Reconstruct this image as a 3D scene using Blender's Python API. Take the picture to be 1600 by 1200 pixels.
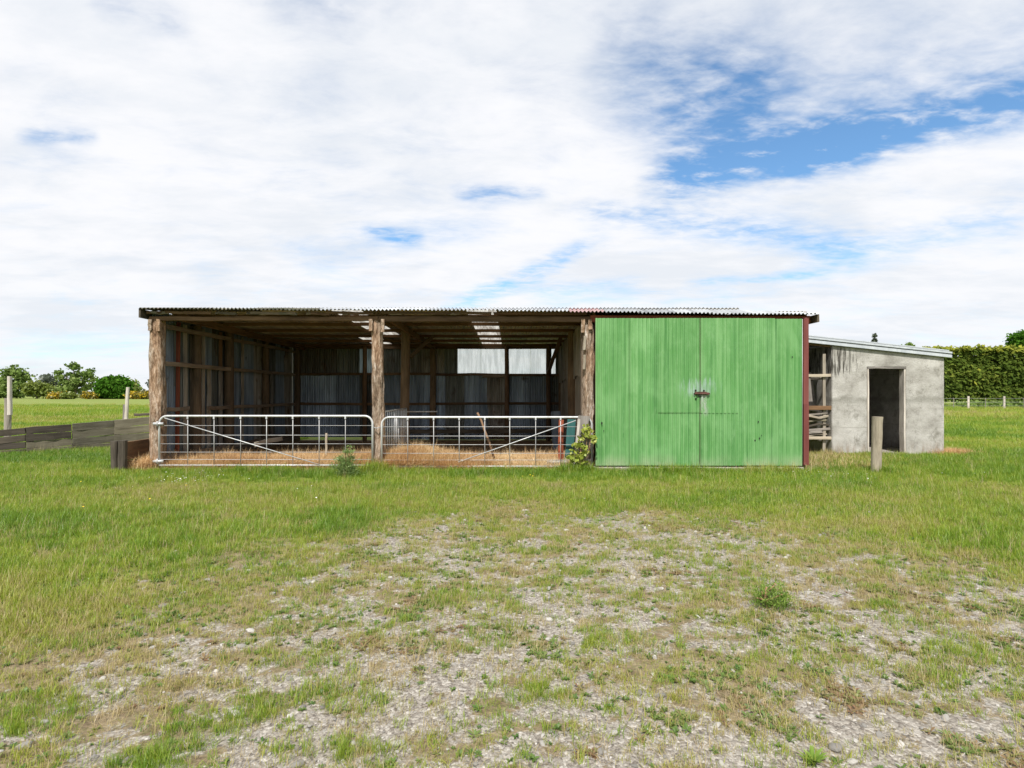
import bpy, bmesh, math, random
import numpy as np
from mathutils import Vector, Matrix, Euler, Quaternion

random.seed(7); rng = np.random.default_rng(7)
SC = bpy.context.scene; COL = SC.collection
for o in list(bpy.data.objects): bpy.data.objects.remove(o)

# ------------------------------------------------------------------ camera
FPX = 850.0; HOR = 615.0; CAMZ = 1.5          # focal length in photo pixels, horizon row, eye height
cam = bpy.data.cameras.new('camera'); co = bpy.data.objects.new('camera', cam); COL.objects.link(co)
cam.sensor_width = 36; cam.lens = FPX/1600*36; cam.shift_y = (HOR-600)/1600
cam.clip_start = .05; cam.clip_end = 6000
co.location = (0, 0, CAMZ); co.rotation_euler = (math.radians(90), 0, 0); SC.camera = co
def PX(px, d): return (px-800)/FPX*d
def PZ(py, d): return CAMZ+(HOR-py)/FPX*d
def DIR(px, py): return Vector(((px-800)/FPX, 1, (HOR-py)/FPX)).normalized()

# ------------------------------------------------------------------ node helpers
def nd(nt, t, inp=None, **kw):
    n = nt.nodes.new(t)
    for k, v in kw.items(): setattr(n, k, v)
    for k, v in (inp or {}).items():
        if isinstance(v, bpy.types.NodeSocket): nt.links.new(v, n.inputs[k])
        else: n.inputs[k].default_value = v
    return n
def mth(nt, op, a, b=0.0, c=None, clamp=False):
    d = {0: a, 1: b}
    if c is not None: d[2] = c
    return nd(nt, 'ShaderNodeMath', d, operation=op, use_clamp=clamp).outputs[0]
def vmath(nt, op, a, b): 
    n = nd(nt, 'ShaderNodeVectorMath', {0: a, 1: b}, operation=op)
    return n.outputs['Value'] if op in ('DOT_PRODUCT', 'LENGTH', 'DISTANCE') else n.outputs[0]
def noise(nt, vec, scale, detail=4, rough=.6, dist=0.0):
    return nd(nt, 'ShaderNodeTexNoise', {'Vector': vec, 'Scale': scale, 'Detail': detail, 'Roughness': rough, 'Distortion': dist}).outputs['Fac']
def ramp(nt, fac, stops, interp='LINEAR'):
    n = nd(nt, 'ShaderNodeValToRGB', {'Fac': fac}); cr = n.color_ramp; cr.interpolation = interp
    while len(cr.elements) < len(stops): cr.elements.new(.5)
    for e, (p, c) in zip(cr.elements, stops):
        e.position = p; e.color = (*c, 1) if len(c) == 3 else c
    return n.outputs['Color']
def mixc(nt, fac, a, b, mode='MIX'):
    n = nt.nodes.new('ShaderNodeMix'); n.data_type = 'RGBA'; n.blend_type = mode
    for s, v in ((n.inputs[0], fac), (n.inputs[6], a), (n.inputs[7], b)):
        if isinstance(v, bpy.types.NodeSocket): nt.links.new(v, s)
        elif isinstance(v, (int, float)): s.default_value = v
        else: s.default_value = (*v, 1)
    return n.outputs[2]
def mr(nt, v, a, b, c=0., d=1., smooth=True):
    return nd(nt, 'ShaderNodeMapRange', {0: v, 1: a, 2: b, 3: c, 4: d}, interpolation_type='SMOOTHSTEP' if smooth else 'LINEAR').outputs[0]
def objc(nt, scale=(1, 1, 1), off=True):
    tc = nd(nt, 'ShaderNodeTexCoord')
    v = tc.outputs['Object']
    if off:
        oi = nd(nt, 'ShaderNodeObjectInfo')
        v = vmath(nt, 'ADD', v, nd(nt, 'ShaderNodeCombineXYZ', {0: mth(nt, 'MULTIPLY', oi.outputs['Random'], 37.), 1: mth(nt, 'MULTIPLY', oi.outputs['Random'], 91.), 2: mth(nt, 'MULTIPLY', oi.outputs['Random'], 53.)}).outputs[0])
    return vmath(nt, 'MULTIPLY', v, scale)
def rnd(nt): return nd(nt, 'ShaderNodeObjectInfo').outputs['Random']
def bump(nt, h, strength=.4, dist=.02):
    return nd(nt, 'ShaderNodeBump', {'Height': h, 'Strength': strength, 'Distance': dist}).outputs[0]
def new_mat(name, rough=.85, spec=.25, metal=0.):
    m = bpy.data.materials.new(name); m.use_nodes = True; nt = m.node_tree; b = nt.nodes['Principled BSDF']
    b.inputs['Roughness'].default_value = rough; b.inputs['Specular IOR Level'].default_value = spec; b.inputs['Metallic'].default_value = metal
    return m, nt, b

# ------------------------------------------------------------------ sky and sun
SUN_EL, SUN_AZ = math.radians(52), math.radians(10)     # sun behind the camera, a little to its left
sdir = Vector((-math.sin(SUN_AZ)*math.cos(SUN_EL), -math.cos(SUN_AZ)*math.cos(SUN_EL), math.sin(SUN_EL)))
sl = bpy.data.lights.new('sun', 'SUN'); sl.energy = 5.0; sl.angle = math.radians(.53); sl.color = (1, .955, .88)
so = bpy.data.objects.new('sun', sl); COL.objects.link(so); so.rotation_euler = sdir.to_track_quat('Z', 'Y').to_euler(); so.location = sdir*50

W = bpy.data.worlds.new('World'); SC.world = W; W.use_nodes = True; nt = W.node_tree; nt.nodes.clear()
out = nd(nt, 'ShaderNodeOutputWorld'); bg = nd(nt, 'ShaderNodeBackground', {'Strength': .1}); nt.links.new(bg.outputs[0], out.inputs[0])
sky = nd(nt, 'ShaderNodeTexSky', sky_type='NISHITA', sun_disc=False, sun_elevation=SUN_EL, sun_rotation=math.atan2(sdir.x, sdir.y), altitude=50, air_density=1.0, dust_density=.6, ozone_density=2.5)
d = nd(nt, 'ShaderNodeTexCoord').outputs['Generated']
sep = nd(nt, 'ShaderNodeSeparateXYZ', {0: d})
zc = mth(nt, 'ADD', mth(nt, 'MAXIMUM', sep.outputs[2], 0.), .13)
uv = nd(nt, 'ShaderNodeCombineXYZ', {0: mth(nt, 'DIVIDE', sep.outputs[0], zc), 1: mth(nt, 'DIVIDE', sep.outputs[1], zc), 2: 0.}).outputs[0]
rotm = nd(nt, 'ShaderNodeMapping', {'Vector': uv, 'Rotation': (0, 0, math.radians(-24)), 'Scale': (1.0, 1.7, 1)}).outputs[0]
n_big = noise(nt, rotm, .75, 5, .58, .5)
n_mid = noise(nt, rotm, 3.2, 6, .66, .35)
n_fine = noise(nt, rotm, 9., 4, .6, .2)
gapn = noise(nt, rotm, 1.9, 3, .6, .3)
m = mth(nt, 'ADD', mth(nt, 'MULTIPLY', n_big, .62), mth(nt, 'ADD', mth(nt, 'MULTIPLY', n_mid, .56), .085))
bands = [((1030, 285), (1340, 215), .036, .40), ((1240, 245), (1660, 140), .032, .38), ((1050, 215), (1640, 95), .10, .16), ((900, 325), (1300, 378), .028, .25), ((700, 485), (920, 385), .022, .30),
         ((1090, 441), (1270, 430), .010, .24), ((940, 80), (1200, 170), .10, .20), ((40, 212), (140, 212), .014, .26), ((580, 362), (650, 374), .014, .24), ((480, 400), (780, 360), .05, .10),
         ((720, 302), (840, 302), .018, .26), ((150, 0), (290, 40), .03, .16), ((-60, 590), (240, 520), .04, .09), ((1290, 405), (1640, 320), .035, .19), ((830, 455), (1000, 440), .02, .16), ((380, -20), (560, 10), .03, .14)]
gap = None
for a, b, w, s in bands:
    A, B = DIR(*a), DIR(*b); n = A.cross(B).normalized(); c = (A+B).normalized(); L = A.angle(B)/2
    t = mth(nt, 'DIVIDE', vmath(nt, 'DOT_PRODUCT', d, n), w)
    g = mth(nt, 'EXPONENT', mth(nt, 'MULTIPLY', mth(nt, 'MULTIPLY', t, t), -1.))
    e = mr(nt, vmath(nt, 'DOT_PRODUCT', d, c), math.cos(L*1.35+.01), math.cos(L*.6), 0., s)
    gap = mth(nt, 'MULTIPLY', g, e) if gap is None else mth(nt, 'ADD', gap, mth(nt, 'MULTIPLY', g, e))
G = mth(nt, 'ADD', mth(nt, 'MULTIPLY', mth(nt, 'SUBTRACT', n_mid, .5), 2.6), mth(nt, 'ADD', mth(nt, 'MULTIPLY', mth(nt, 'SUBTRACT', n_fine, .5), 2.6), 1.05))
m = mth(nt, 'SUBTRACT', m, mth(nt, 'MULTIPLY', gap, mth(nt, 'MAXIMUM', G, .1)))
alpha = mr(nt, m, .12, .70)
strk = noise(nt, rotm, 2.6, 5, .66, .3)
shade = mr(nt, mth(nt, 'ADD', mth(nt, 'MULTIPLY', noise(nt, rotm, .9, 3, .55, .4), .6), mth(nt, 'MULTIPLY', strk, .4)), .37, .58)
ccol = mixc(nt, shade, (7.6, 7.95, 8.5), (8.95, 9.0, 9.25))
low = mr(nt, sep.outputs[2], .0, .22)
ccol = mixc(nt, mth(nt, 'MULTIPLY', mth(nt, 'SUBTRACT', 1., low), .45), ccol, (7.9, 8.35, 8.9))
blue = mixc(nt, 1., sky.outputs[0], (1.22, 1.6, 1.74), 'MULTIPLY')
nt.links.new(mixc(nt, alpha, blue, ccol), bg.inputs['Color'])
SC.view_settings.view_transform = 'Standard'; SC.view_settings.look = 'None'; SC.view_settings.exposure = 0.13; SC.view_settings.gamma = 1
SC.view_settings.use_curve_mapping = False
W.cycles.sampling_method = 'NONE'; SC.cycles.max_bounces = 8; SC.cycles.diffuse_bounces = 3; SC.cycles.transparent_max_bounces = 8

# ------------------------------------------------------------------ materials
def wood(name, dark, light, grain=26., rough=.88, mott=.5):
    m, nt, b = new_mat(name, rough, .2)
    g = noise(nt, objc(nt, (grain, grain, 1.6)), 1., 5, .65, .6)
    k = noise(nt, objc(nt, (5, 5, 1.6)), 1., 4, .6, .3)
    f = mth(nt, 'ADD', mth(nt, 'MULTIPLY', g, 1-mott), mth(nt, 'MULTIPLY', k, mott))
    c = ramp(nt, f, [(.32, dark), (.48, tuple((p+q)/2 for p, q in zip(dark, light))), (.66, light)])
    c = mixc(nt, 1., c, ramp(nt, rnd(nt), [(0, (.78, .78, .8)), (1, (1.2, 1.16, 1.1))]), 'MULTIPLY')
    nt.links.new(c, b.inputs['Base Color']); nt.links.new(bump(nt, g, .6, .01), b.inputs['Normal'])
    return m
def iron(name, cols, rust=.3, rustc=(.16, .075, .04), rough=.55, metal=.25, moss=0., vary=.35):
    m, nt, b = new_mat(name, rough, .35, metal)
    s = noise(nt, objc(nt, (9, 9, .7)), 1., 5, .62, .2)
    p = noise(nt, objc(nt, (3.1, 3.1, 1.6)), 1., 5, .65, .5)
    c = ramp(nt, s, [(.30, cols[0]), (.5, cols[1]), (.7, cols[2])])
    rr = rnd(nt)
    c = mixc(nt, 1., c, ramp(nt, rr, [(0, (1-vary,)*3), (.5, (1, 1, 1)), (1, (1+vary,)*3)]), 'MULTIPLY')
    c = mixc(nt, mr(nt, p, .72-rust*.5, .86-rust*.4), c, rustc)
    if moss: c = mixc(nt, mr(nt, noise(nt, objc(nt, (4, 4, 4)), 1., 5, .7), .62-moss*.4, .75-moss*.3), c, (.05, .055, .018))
    nt.links.new(c, b.inputs['Base Color'])
    return m
M = {}
m, nt, b = new_mat('rough_post_wood', .95, .15); M['post'] = m
g1_ = noise(nt, objc(nt, (30, 30, 7)), 1., 6, .75, .8); g2_ = noise(nt, objc(nt, (9, 9, 2.2)), 1., 5, .7, .5); g3_ = noise(nt, objc(nt, (3, 3, .9)), 1., 4, .6)
f_ = mth(nt, 'ADD', mth(nt, 'MULTIPLY', g1_, .55), mth(nt, 'MULTIPLY', g2_, .45))
c = ramp(nt, f_, [(.36, (.06, .040, .028)), (.45, (.19, .135, .095)), (.53, (.36, .28, .215)), (.62, (.62, .57, .52))])
c = mixc(nt, mth(nt, 'MULTIPLY', mr(nt, g3_, .45, .65), .6), c, mixc(nt, 1., c, (1.2, .93, .72), 'MULTIPLY'))
nt.links.new(c, b.inputs['Base Color']); nt.links.new(bump(nt, f_, 1., .05), b.inputs['Normal'])
M['post_in'] = wood('inner_post_wood', (.06, .042, .028), (.20, .14, .09))
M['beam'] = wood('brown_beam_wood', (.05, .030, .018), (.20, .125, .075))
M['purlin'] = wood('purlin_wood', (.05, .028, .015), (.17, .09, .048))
M['rail'] = wood('weathered_rail', (.11, .085, .065), (.30, .235, .18))
M['grey_wood'] = wood('grey_weathered_wood', (.11, .10, .09), (.36, .33, .30))
M['pale_wood'] = wood('pale_split_wood', (.22, .19, .15), (.52, .46, .37))
M['dark_plank'] = wood('dark_wet_plank', (.035, .03, .024), (.13, .11, .085), 18)
M['olive_plank'] = wood('olive_weathered_plank', (.085, .075, .055), (.24, .22, .165), 18)
M['brown_plank'] = wood('brown_yard_plank', (.075, .045, .026), (.21, .125, .07), 18)
M['round_post'] = wood('round_timber_post', (.13, .112, .088), (.43, .385, .31), 30, mott=.5)
M['white_post'] = wood('bleached_post', (.28, .26, .24), (.62, .58, .54), 24)
M['stick'] = wood('dry_branch', (.16, .09, .05), (.36, .23, .14))
M['red_batten'] = wood('rusty_red_batten', (.16, .045, .025), (.34, .10, .055))
M['roof_iron'] = iron('galvanised_roof', ((.30, .31, .33), (.44, .46, .48), (.58, .6, .62)), .18, moss=.0)
M['roof_moss'] = iron('mossy_old_roof', ((.09, .085, .06), (.16, .15, .10), (.24, .23, .19)), .3, moss=.5)
M['roof_red'] = iron('faded_red_roof', ((.36, .22, .22), (.46, .30, .30), (.5, .4, .4)), .1)
M['roof_under'] = iron('old_long_roof', ((.28, .26, .19), (.44, .41, .31), (.56, .53, .43)), .22)
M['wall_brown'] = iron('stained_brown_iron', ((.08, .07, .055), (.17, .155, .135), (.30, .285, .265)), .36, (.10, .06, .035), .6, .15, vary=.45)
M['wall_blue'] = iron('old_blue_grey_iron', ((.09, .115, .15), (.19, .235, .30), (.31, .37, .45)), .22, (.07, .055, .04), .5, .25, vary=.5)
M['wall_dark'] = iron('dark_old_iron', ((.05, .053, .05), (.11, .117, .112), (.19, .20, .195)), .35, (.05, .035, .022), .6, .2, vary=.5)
M['wall_part'] = iron('partition_iron', ((.14, .12, .095), (.25, .225, .19), (.36, .335, .30)), .4, (.12, .075, .045), .7, .1, vary=.3)
M['red_pipe'] = iron('red_brown_painted_steel', ((.13, .035, .030), (.17, .048, .042), (.215, .07, .062)), .05, rough=.5, metal=0, vary=.1)
M['galv'] = iron('galvanised_pipe', ((.42, .43, .44), (.54, .55, .56), (.64, .65, .66)), .0, rough=.45, metal=.3, vary=.06)
M['galv_dull'] = iron('dull_galvanised_rod', ((.34, .34, .345), (.46, .46, .465), (.55, .55, .55)), .1, (.22, .14, .10), .55, .2, vary=.1)
M['rust'] = iron('rusted_latch', ((.075, .032, .024), (.13, .055, .045), (.18, .09, .08)), .4, (.05, .03, .02), .8, .1)
M['black_iron'] = iron('black_bolt', ((.012, .012, .012), (.02, .02, .02), (.03, .03, .03)), 0)
M['teal'] = iron('teal_painted_board', ((.03, .12, .12), (.045, .17, .165), (.07, .22, .21)), .1, rough=.6, metal=0)
M['fascia_metal'] = iron('pale_blue_grey_flashing', ((.40, .43, .47), (.47, .50, .54), (.54, .57, .61)), 0., rough=.45, metal=.1, vary=.05)
M['shadow_line'] = iron('dark_gutter_shadow_strip', ((.16, .17, .18), (.22, .23, .245), (.28, .29, .31)), 0., rough=.5, metal=.2, vary=.05)  # dark colour draws the shadow lines between the pale flashing steps
def translucent(name, col, streak, tr=.18):
    m = bpy.data.materials.new(name); m.use_nodes = True; nt = m.node_tree; nt.nodes.clear()
    o = nd(nt, 'ShaderNodeOutputMaterial')
    s = noise(nt, objc(nt, (9, 9, 1.2)), 1., 5, .65, .2)
    c = mixc(nt, mr(nt, s, .36, .62), streak, col)
    t = nd(nt, 'ShaderNodeBsdfTranslucent', {'Color': c}); df = nd(nt, 'ShaderNodeBsdfDiffuse', {'Color': c})
    a = nd(nt, 'ShaderNodeMixShader', {0: .2, 1: t.outputs[0], 2: df.outputs[0]})
    tp = nd(nt, 'ShaderNodeBsdfTransparent', {'Color': c})
    b = nd(nt, 'ShaderNodeMixShader', {0: tr, 1: a.outputs[0], 2: tp.outputs[0]})
    nt.links.new(b.outputs[0], o.inputs[0]); return m
M['window'] = translucent('frosted_wall_panel', (.97, .98, .96), (.70, .72, .70), .62)
M['skylight'] = translucent('dirty_clear_roof_sheet', (.55, .54, .50), (.22, .20, .17), .06)
M['window_dirty'] = translucent('grimy_clear_wall_sheet', (.20, .23, .26), (.09, .105, .12), .04)

# green corrugated door paint
m, nt, b = new_mat('green_door_paint', .62, .3); M['green'] = m
pos = nd(nt, 'ShaderNodeNewGeometry').outputs['Position']; sp = nd(nt, 'ShaderNodeSeparateXYZ', {0: pos})
streak = noise(nt, vmath(nt, 'MULTIPLY', pos, (22, 3, .55)), 1., 5, .6, .1)
blot = noise(nt, vmath(nt, 'MULTIPLY', pos, (2.1, 1, 1.5)), 1., 5, .62, .5)
fade = noise(nt, vmath(nt, 'MULTIPLY', pos, (12, 1, 4)), 1., 6, .7, .3)
c = ramp(nt, streak, [(.32, (.074, .215, .064)), (.5, (.120, .300, .096)), (.66, (.182, .370, .146))])
c = mixc(nt, mth(nt, 'MULTIPLY', mr(nt, blot, .45, .68), .5), c, (.20, .40, .165))
c = mixc(nt, mth(nt, 'MULTIPLY', mr(nt, blot, .46, .30), .5), c, (.085, .26, .065))
c = mixc(nt, mth(nt, 'MULTIPLY', mr(nt, fade, .5, .72), .35), c, (.24, .42, .20))
c = mixc(nt, 1., c, ramp(nt, rnd(nt), [(0, (.90, .92, .9)), (1, (1.07, 1.05, 1.08))]), 'MULTIPLY')
# bare zinc rubbed through round the bolt
bx_ = mth(nt, 'ABSOLUTE', mth(nt, 'SUBTRACT', sp.outputs[0], 3.62)); bz_ = mth(nt, 'ABSOLUTE', mth(nt, 'SUBTRACT', sp.outputs[2], 1.60))
bm_ = mth(nt, 'MULTIPLY', mr(nt, bx_, .58, .12), mr(nt, bz_, .34, .02))
c = mixc(nt, mth(nt, 'MULTIPLY', mr(nt, mth(nt, 'ADD', noise(nt, vmath(nt, 'MULTIPLY', pos, (26, 3, 3.2)), 1., 4, .6), mth(nt, 'MULTIPLY', bm_, .3)), .62, .86), mth(nt, 'MULTIPLY', mr(nt, bm_, .05, .6), .7)), c, (.32, .42, .38))
bz2 = mth(nt, 'ABSOLUTE', mth(nt, 'SUBTRACT', sp.outputs[2], 1.32)); bx2 = mth(nt, 'ABSOLUTE', mth(nt, 'SUBTRACT', sp.outputs[0], 3.70))
c = mixc(nt, mth(nt, 'MULTIPLY', mth(nt, 'MULTIPLY', mr(nt, bx2, .11, .03), mr(nt, bz2, .3, .1)), mr(nt, fade, .42, .6)), c, (.34, .38, .33))
chip = nd(nt, 'ShaderNodeTexVoronoi', {'Vector': vmath(nt, 'MULTIPLY', pos, (3.2, .01, 3.2)), 'Scale': 1.}).outputs['Distance']
c = mixc(nt, mth(nt, 'MULTIPLY', mr(nt, mth(nt, 'ADD', chip, mth(nt, 'MULTIPLY', fade, .10)), .085, .06), mr(nt, blot, .42, .6)), c, (.42, .52, .40))
base = mr(nt, sp.outputs[2], .38, .12); c = mixc(nt, mth(nt, 'MULTIPLY', base, mr(nt, blot, .3, .7)), c, (.27, .36, .20))
nt.links.new(c, b.inputs['Base Color'])

# concrete
m, nt, b = new_mat('rough_cast_concrete', .95, .15); M['concrete'] = m
pos = nd(nt, 'ShaderNodeNewGeometry').outputs['Position']; sp = nd(nt, 'ShaderNodeSeparateXYZ', {0: pos})
cl = noise(nt, vmath(nt, 'MULTIPLY', pos, (2.1, 2.1, 2.6)), 1., 8, .62, .0); fn = noise(nt, pos, 28., 5, .7)
vs = noise(nt, vmath(nt, 'MULTIPLY', pos, (17, 17, 1.7)), 1., 6, .65, .4)
c = ramp(nt, cl, [(.3, (.25, .235, .215)), (.46, (.375, .36, .335)), (.66, (.51, .495, .47))])
c = mixc(nt, mth(nt, 'MULTIPLY', mr(nt, fn, .5, .75), .3), c, (.31, .29, .265))
band = mr(nt, mth(nt, 'ABSOLUTE', mth(nt, 'ADD', mth(nt, 'SUBTRACT', sp.outputs[2], 1.36), mth(nt, 'MULTIPLY', mth(nt, 'SUBTRACT', cl, .5), .4))), .13, .0)
c = mixc(nt, mth(nt, 'MULTIPLY', band, .55), c, (.20, .195, .17))
for zl_ in (.68, 2.02):
    c = mixc(nt, mth(nt, 'MULTIPLY', mr(nt, mth(nt, 'ABSOLUTE', mth(nt, 'SUBTRACT', sp.outputs[2], zl_)), .02, .0), mth(nt, 'MULTIPLY', mr(nt, cl, .4, .6), .5)), c, (.22, .21, .185))
blob_ = noise(nt, vmath(nt, 'MULTIPLY', pos, (3.4, 3.4, 3.0)), 1., 6, .7); c = mixc(nt, mth(nt, 'MULTIPLY', mr(nt, blob_, .52, .70), .75), c, (.20, .19, .165))
stain = mth(nt, 'MULTIPLY', mr(nt, sp.outputs[0], 8.75, 7.85), mr(nt, mth(nt, 'ABSOLUTE', mth(nt, 'SUBTRACT', sp.outputs[2], 2.28)), .62, .12))
c = mixc(nt, mr(nt, mth(nt, 'ADD', vs, mth(nt, 'MULTIPLY', stain, .24)), .66, .80), c, (.075, .07, .062))
crk = mth(nt, 'ABSOLUTE', mth(nt, 'SUBTRACT', noise(nt, vmath(nt, 'MULTIPLY', pos, (1.1, 1.1, .8)), 1., 7, .7, .8), .5)); c = mixc(nt, mth(nt, 'MULTIPLY', mr(nt, crk, .006, .001), .6), c, (.15, .14, .12))
foot = mth(nt, 'MULTIPLY', mr(nt, sp.outputs[2], .42, .02), mr(nt, vs, .4, .65)); c = mixc(nt, mth(nt, 'MULTIPLY', foot, .7), c, (.22, .15, .10))
nt.links.new(c, b.inputs['Base Color']); nt.links.new(bump(nt, mth(nt, 'ADD', fn, mth(nt, 'MULTIPLY', cl, 1.5)), .5, .02), b.inputs['Normal'])

# foliage: colour from per-instance tint (grass) or per-leaf shade (trees)
def blade_mat(name, stops, trans=.42):
    m = bpy.data.materials.new(name); m.use_nodes = True; nt = m.node_tree; nt.nodes.clear()
    o = nd(nt, 'ShaderNodeOutputMaterial')
    t = nd(nt, 'ShaderNodeAttribute', attribute_type='INSTANCER', attribute_name='tint').outputs['Fac']
    bl = nd(nt, 'ShaderNodeAttribute', attribute_type='GEOMETRY', attribute_name='shade').outputs['Fac']
    f = mth(nt, 'ADD', t, mth(nt, 'MULTIPLY', mth(nt, 'SUBTRACT', bl, .5), .42), clamp=True)
    c = ramp(nt, f, stops)
    df = nd(nt, 'ShaderNodeBsdfDiffuse', {'Color': c}); tr = nd(nt, 'ShaderNodeBsdfTranslucent', {'Color': c})
    gl = nd(nt, 'ShaderNodeBsdfGlossy', {'Color': (1, 1, 1, 1), 'Roughness': .45})
    a = nd(nt, 'ShaderNodeMixShader', {0: trans, 1: df.outputs[0], 2: tr.outputs[0]})
    b_ = nd(nt, 'ShaderNodeMixShader', {0: .025, 1: a.outputs[0], 2: gl.outputs[0]})
    nt.links.new(b_.outputs[0], o.inputs[0]); return m
def leaf_mat(name, stops, trans=.3, gloss=.03):
    m = bpy.data.materials.new(name); m.use_nodes = True; nt = m.node_tree; nt.nodes.clear()
    o = nd(nt, 'ShaderNodeOutputMaterial')
    bl = nd(nt, 'ShaderNodeAttribute', attribute_type='GEOMETRY', attribute_name='shade').outputs['Fac']
    c = ramp(nt, bl, stops)
    df = nd(nt, 'ShaderNodeBsdfDiffuse', {'Color': c}); tr = nd(nt, 'ShaderNodeBsdfTranslucent', {'Color': c})
    gl = nd(nt, 'ShaderNodeBsdfGlossy', {'Color': (1, 1, 1, 1), 'Roughness': .4})
    a = nd(nt, 'ShaderNodeMixShader', {0: trans, 1: df.outputs[0], 2: tr.outputs[0]})
    b_ = nd(nt, 'ShaderNodeMixShader', {0: gloss, 1: a.outputs[0], 2: gl.outputs[0]})
    nt.links.new(b_.outputs[0], o.inputs[0]); return m
GR = [(0, (.105, .215, .020)), (.3, (.225, .345, .030)), (.5, (.345, .395, .045)), (.68, (.40, .36, .12)), (.85, (.47, .38, .19)), (1, (.53, .43, .27))]
M['grass'] = blade_mat('grass_blades', GR)
M['weed'] = blade_mat('weed_leaves', [(0, (.07, .15, .03)), (.4, (.15, .24, .05)), (.7, (.24, .27, .09)), (1, (.27, .165, .09))])
M['strawm'] = blade_mat('straw', [(0, (.42, .235, .10)), (.5, (.66, .43, .21)), (1, (.82, .66, .40))], .25)
M['trunk'] = wood('tree_bark', (.06, .05, .04), (.18, .15, .12))
M['leaf_mid'] = leaf_mat('mid_green_leaves', [(0, (.09, .145, .035)), (.5, (.18, .26, .07)), (1, (.29, .36, .125))], .3, .0)
M['leaf_dark'] = leaf_mat('dark_green_leaves', [(0, (.025, .075, .008)), (.5, (.06, .155, .016)), (1, (.11, .23, .03))], .3, .0)
M['leaf_yellow'] = leaf_mat('yellow_green_leaves', [(0, (.08, .12, .02)), (.5, (.16, .21, .035)), (1, (.26, .29, .06))])
M['leaf_grey'] = leaf_mat('grey_green_leaves', [(0, (.09, .15, .04)), (.5, (.19, .28, .08)), (1, (.31, .40, .15))])
M['leaf_weed'] = leaf_mat('weed_foliage', [(0, (.08, .15, .025)), (.5, (.17, .27, .05)), (1, (.30, .40, .10))], .35, .0)
M['leaf_far'] = leaf_mat('far_bluish_leaves', [(0, (.07, .09, .07)), (.5, (.11, .135, .10)), (1, (.16, .18, .13))])
M['gorse'] = leaf_mat('yellow_gorse', [(0, (.10, .12, .03)), (.45, (.18, .17, .04)), (.55, (.50, .36, .02)), (1, (.62, .44, .03))])
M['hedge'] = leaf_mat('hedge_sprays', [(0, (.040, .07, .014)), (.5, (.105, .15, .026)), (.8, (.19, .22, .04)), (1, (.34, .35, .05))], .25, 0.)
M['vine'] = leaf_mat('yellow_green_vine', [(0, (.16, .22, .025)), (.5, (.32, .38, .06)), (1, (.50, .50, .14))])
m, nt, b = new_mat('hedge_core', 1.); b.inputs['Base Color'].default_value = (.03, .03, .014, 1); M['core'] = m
m, nt, b = new_mat('petal_white', .8); b.inputs['Base Color'].default_value = (.8, .8, .74, 1); M['petal'] = m
m, nt, b = new_mat('petal_yellow', .8); b.inputs['Base Color'].default_value = (.75, .55, .03, 1); M['petal_y'] = m
m, nt, b = new_mat('stone', .9, .2); M['stone'] = m
c = ramp(nt, rnd(nt), [(0, (.15, .145, .135)), (.4, (.28, .27, .25)), (.8, (.38, .37, .34)), (1, (.55, .53, .50))])
nt.links.new(mixc(nt, mth(nt, 'MULTIPLY', noise(nt, objc(nt, (1, 1, 1)), 3., 4, .7), .5), c, (.17, .15, .13)), b.inputs['Base Color'])

# ------------------------------------------------------------------ numpy noise and ground fields
_perm = rng.random((256, 256))
def vnoise(x, y):
    xi = np.floor(x).astype(int); yi = np.floor(y).astype(int); fx = x-xi; fy = y-yi
    fx = fx*fx*(3-2*fx); fy = fy*fy*(3-2*fy)
    g = lambda a, b: _perm[a % 256, b % 256]
    return (g(xi, yi)*(1-fx)+g(xi+1, yi)*fx)*(1-fy)+(g(xi, yi+1)*(1-fx)+g(xi+1, yi+1)*fx)*fy
def fbm(x, y, o=4):
    s = 0; a = .5; t = 0
    for i in range(o):
        s = s+a*vnoise(x*2**i+17.3*i, y*2**i+9.1*i); t += a; a *= .55
    return s/t
def sstep(a, b, x):
    t = np.clip((x-a)/(b-a), 0, 1); return t*t*(3-2*t)
def yardness(x, y):      # 1 in the trodden yard in front of the shed, 0 out in the grass
    e = np.sqrt(((x-.9)/4.3)**2+((y-2.4)/5.6)**2)
    return 1-sstep(.62, 1.08, e+.5*(fbm(x*.8+3, y*.8+5)-.5))
def gravel(x, y):
    p = fbm(x*1.0+11, y*1.7+2, 5)
    e = fbm(x*8.1+40, y*10.9+8, 4)
    side = sstep(-3.4, -.8, x)*.10 + .04*sstep(.5, 2.5, x)
    return yardness(x, y)*sstep(.40, .64, p*.42+e*.58+side-.065)
def gz(x, y):
    near = sstep(10.2, 8.5, y)*sstep(-20, -12, -np.abs(x))
    return near*(.05*(fbm(x*.9, y*.9)-.5)+.02*(fbm(x*4, y*4, 3)-.5)) - .012*near

# ------------------------------------------------------------------ object helpers
ORG = {}
def reg(o, parent, world):
    COL.objects.link(o); o.parent = parent
    ORG[o.name] = Vector(world); p = ORG[parent.name] if parent else Vector((0, 0, 0))
    o.location = Vector(world)-p
    return o
def tag(o, label=None, cat=None, group=None, kind=None):
    if label: o['label'] = label
    if cat: o['category'] = cat
    if group: o['group'] = group
    if kind: o['kind'] = kind
    return o
def thing(name, world, label, cat, group=None):
    return tag(reg(bpy.data.objects.new(name, None), None, world), label, cat, group)
def mesh(name, v, f, mat=None, smooth=False):
    me = bpy.data.meshes.new(name); me.from_pydata(v, [], f); me.update()
    if mat: me.materials.append(mat)
    if smooth: me.polygons.foreach_set('use_smooth', [True]*len(me.polygons))
    return me
def put(name, me, world, parent=None, rot=None):
    o = reg(bpy.data.objects.new(name, me), parent, world)
    if rot is not None: o.rotation_mode = 'QUATERNION'; o.rotation_quaternion = rot
    return o
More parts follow.
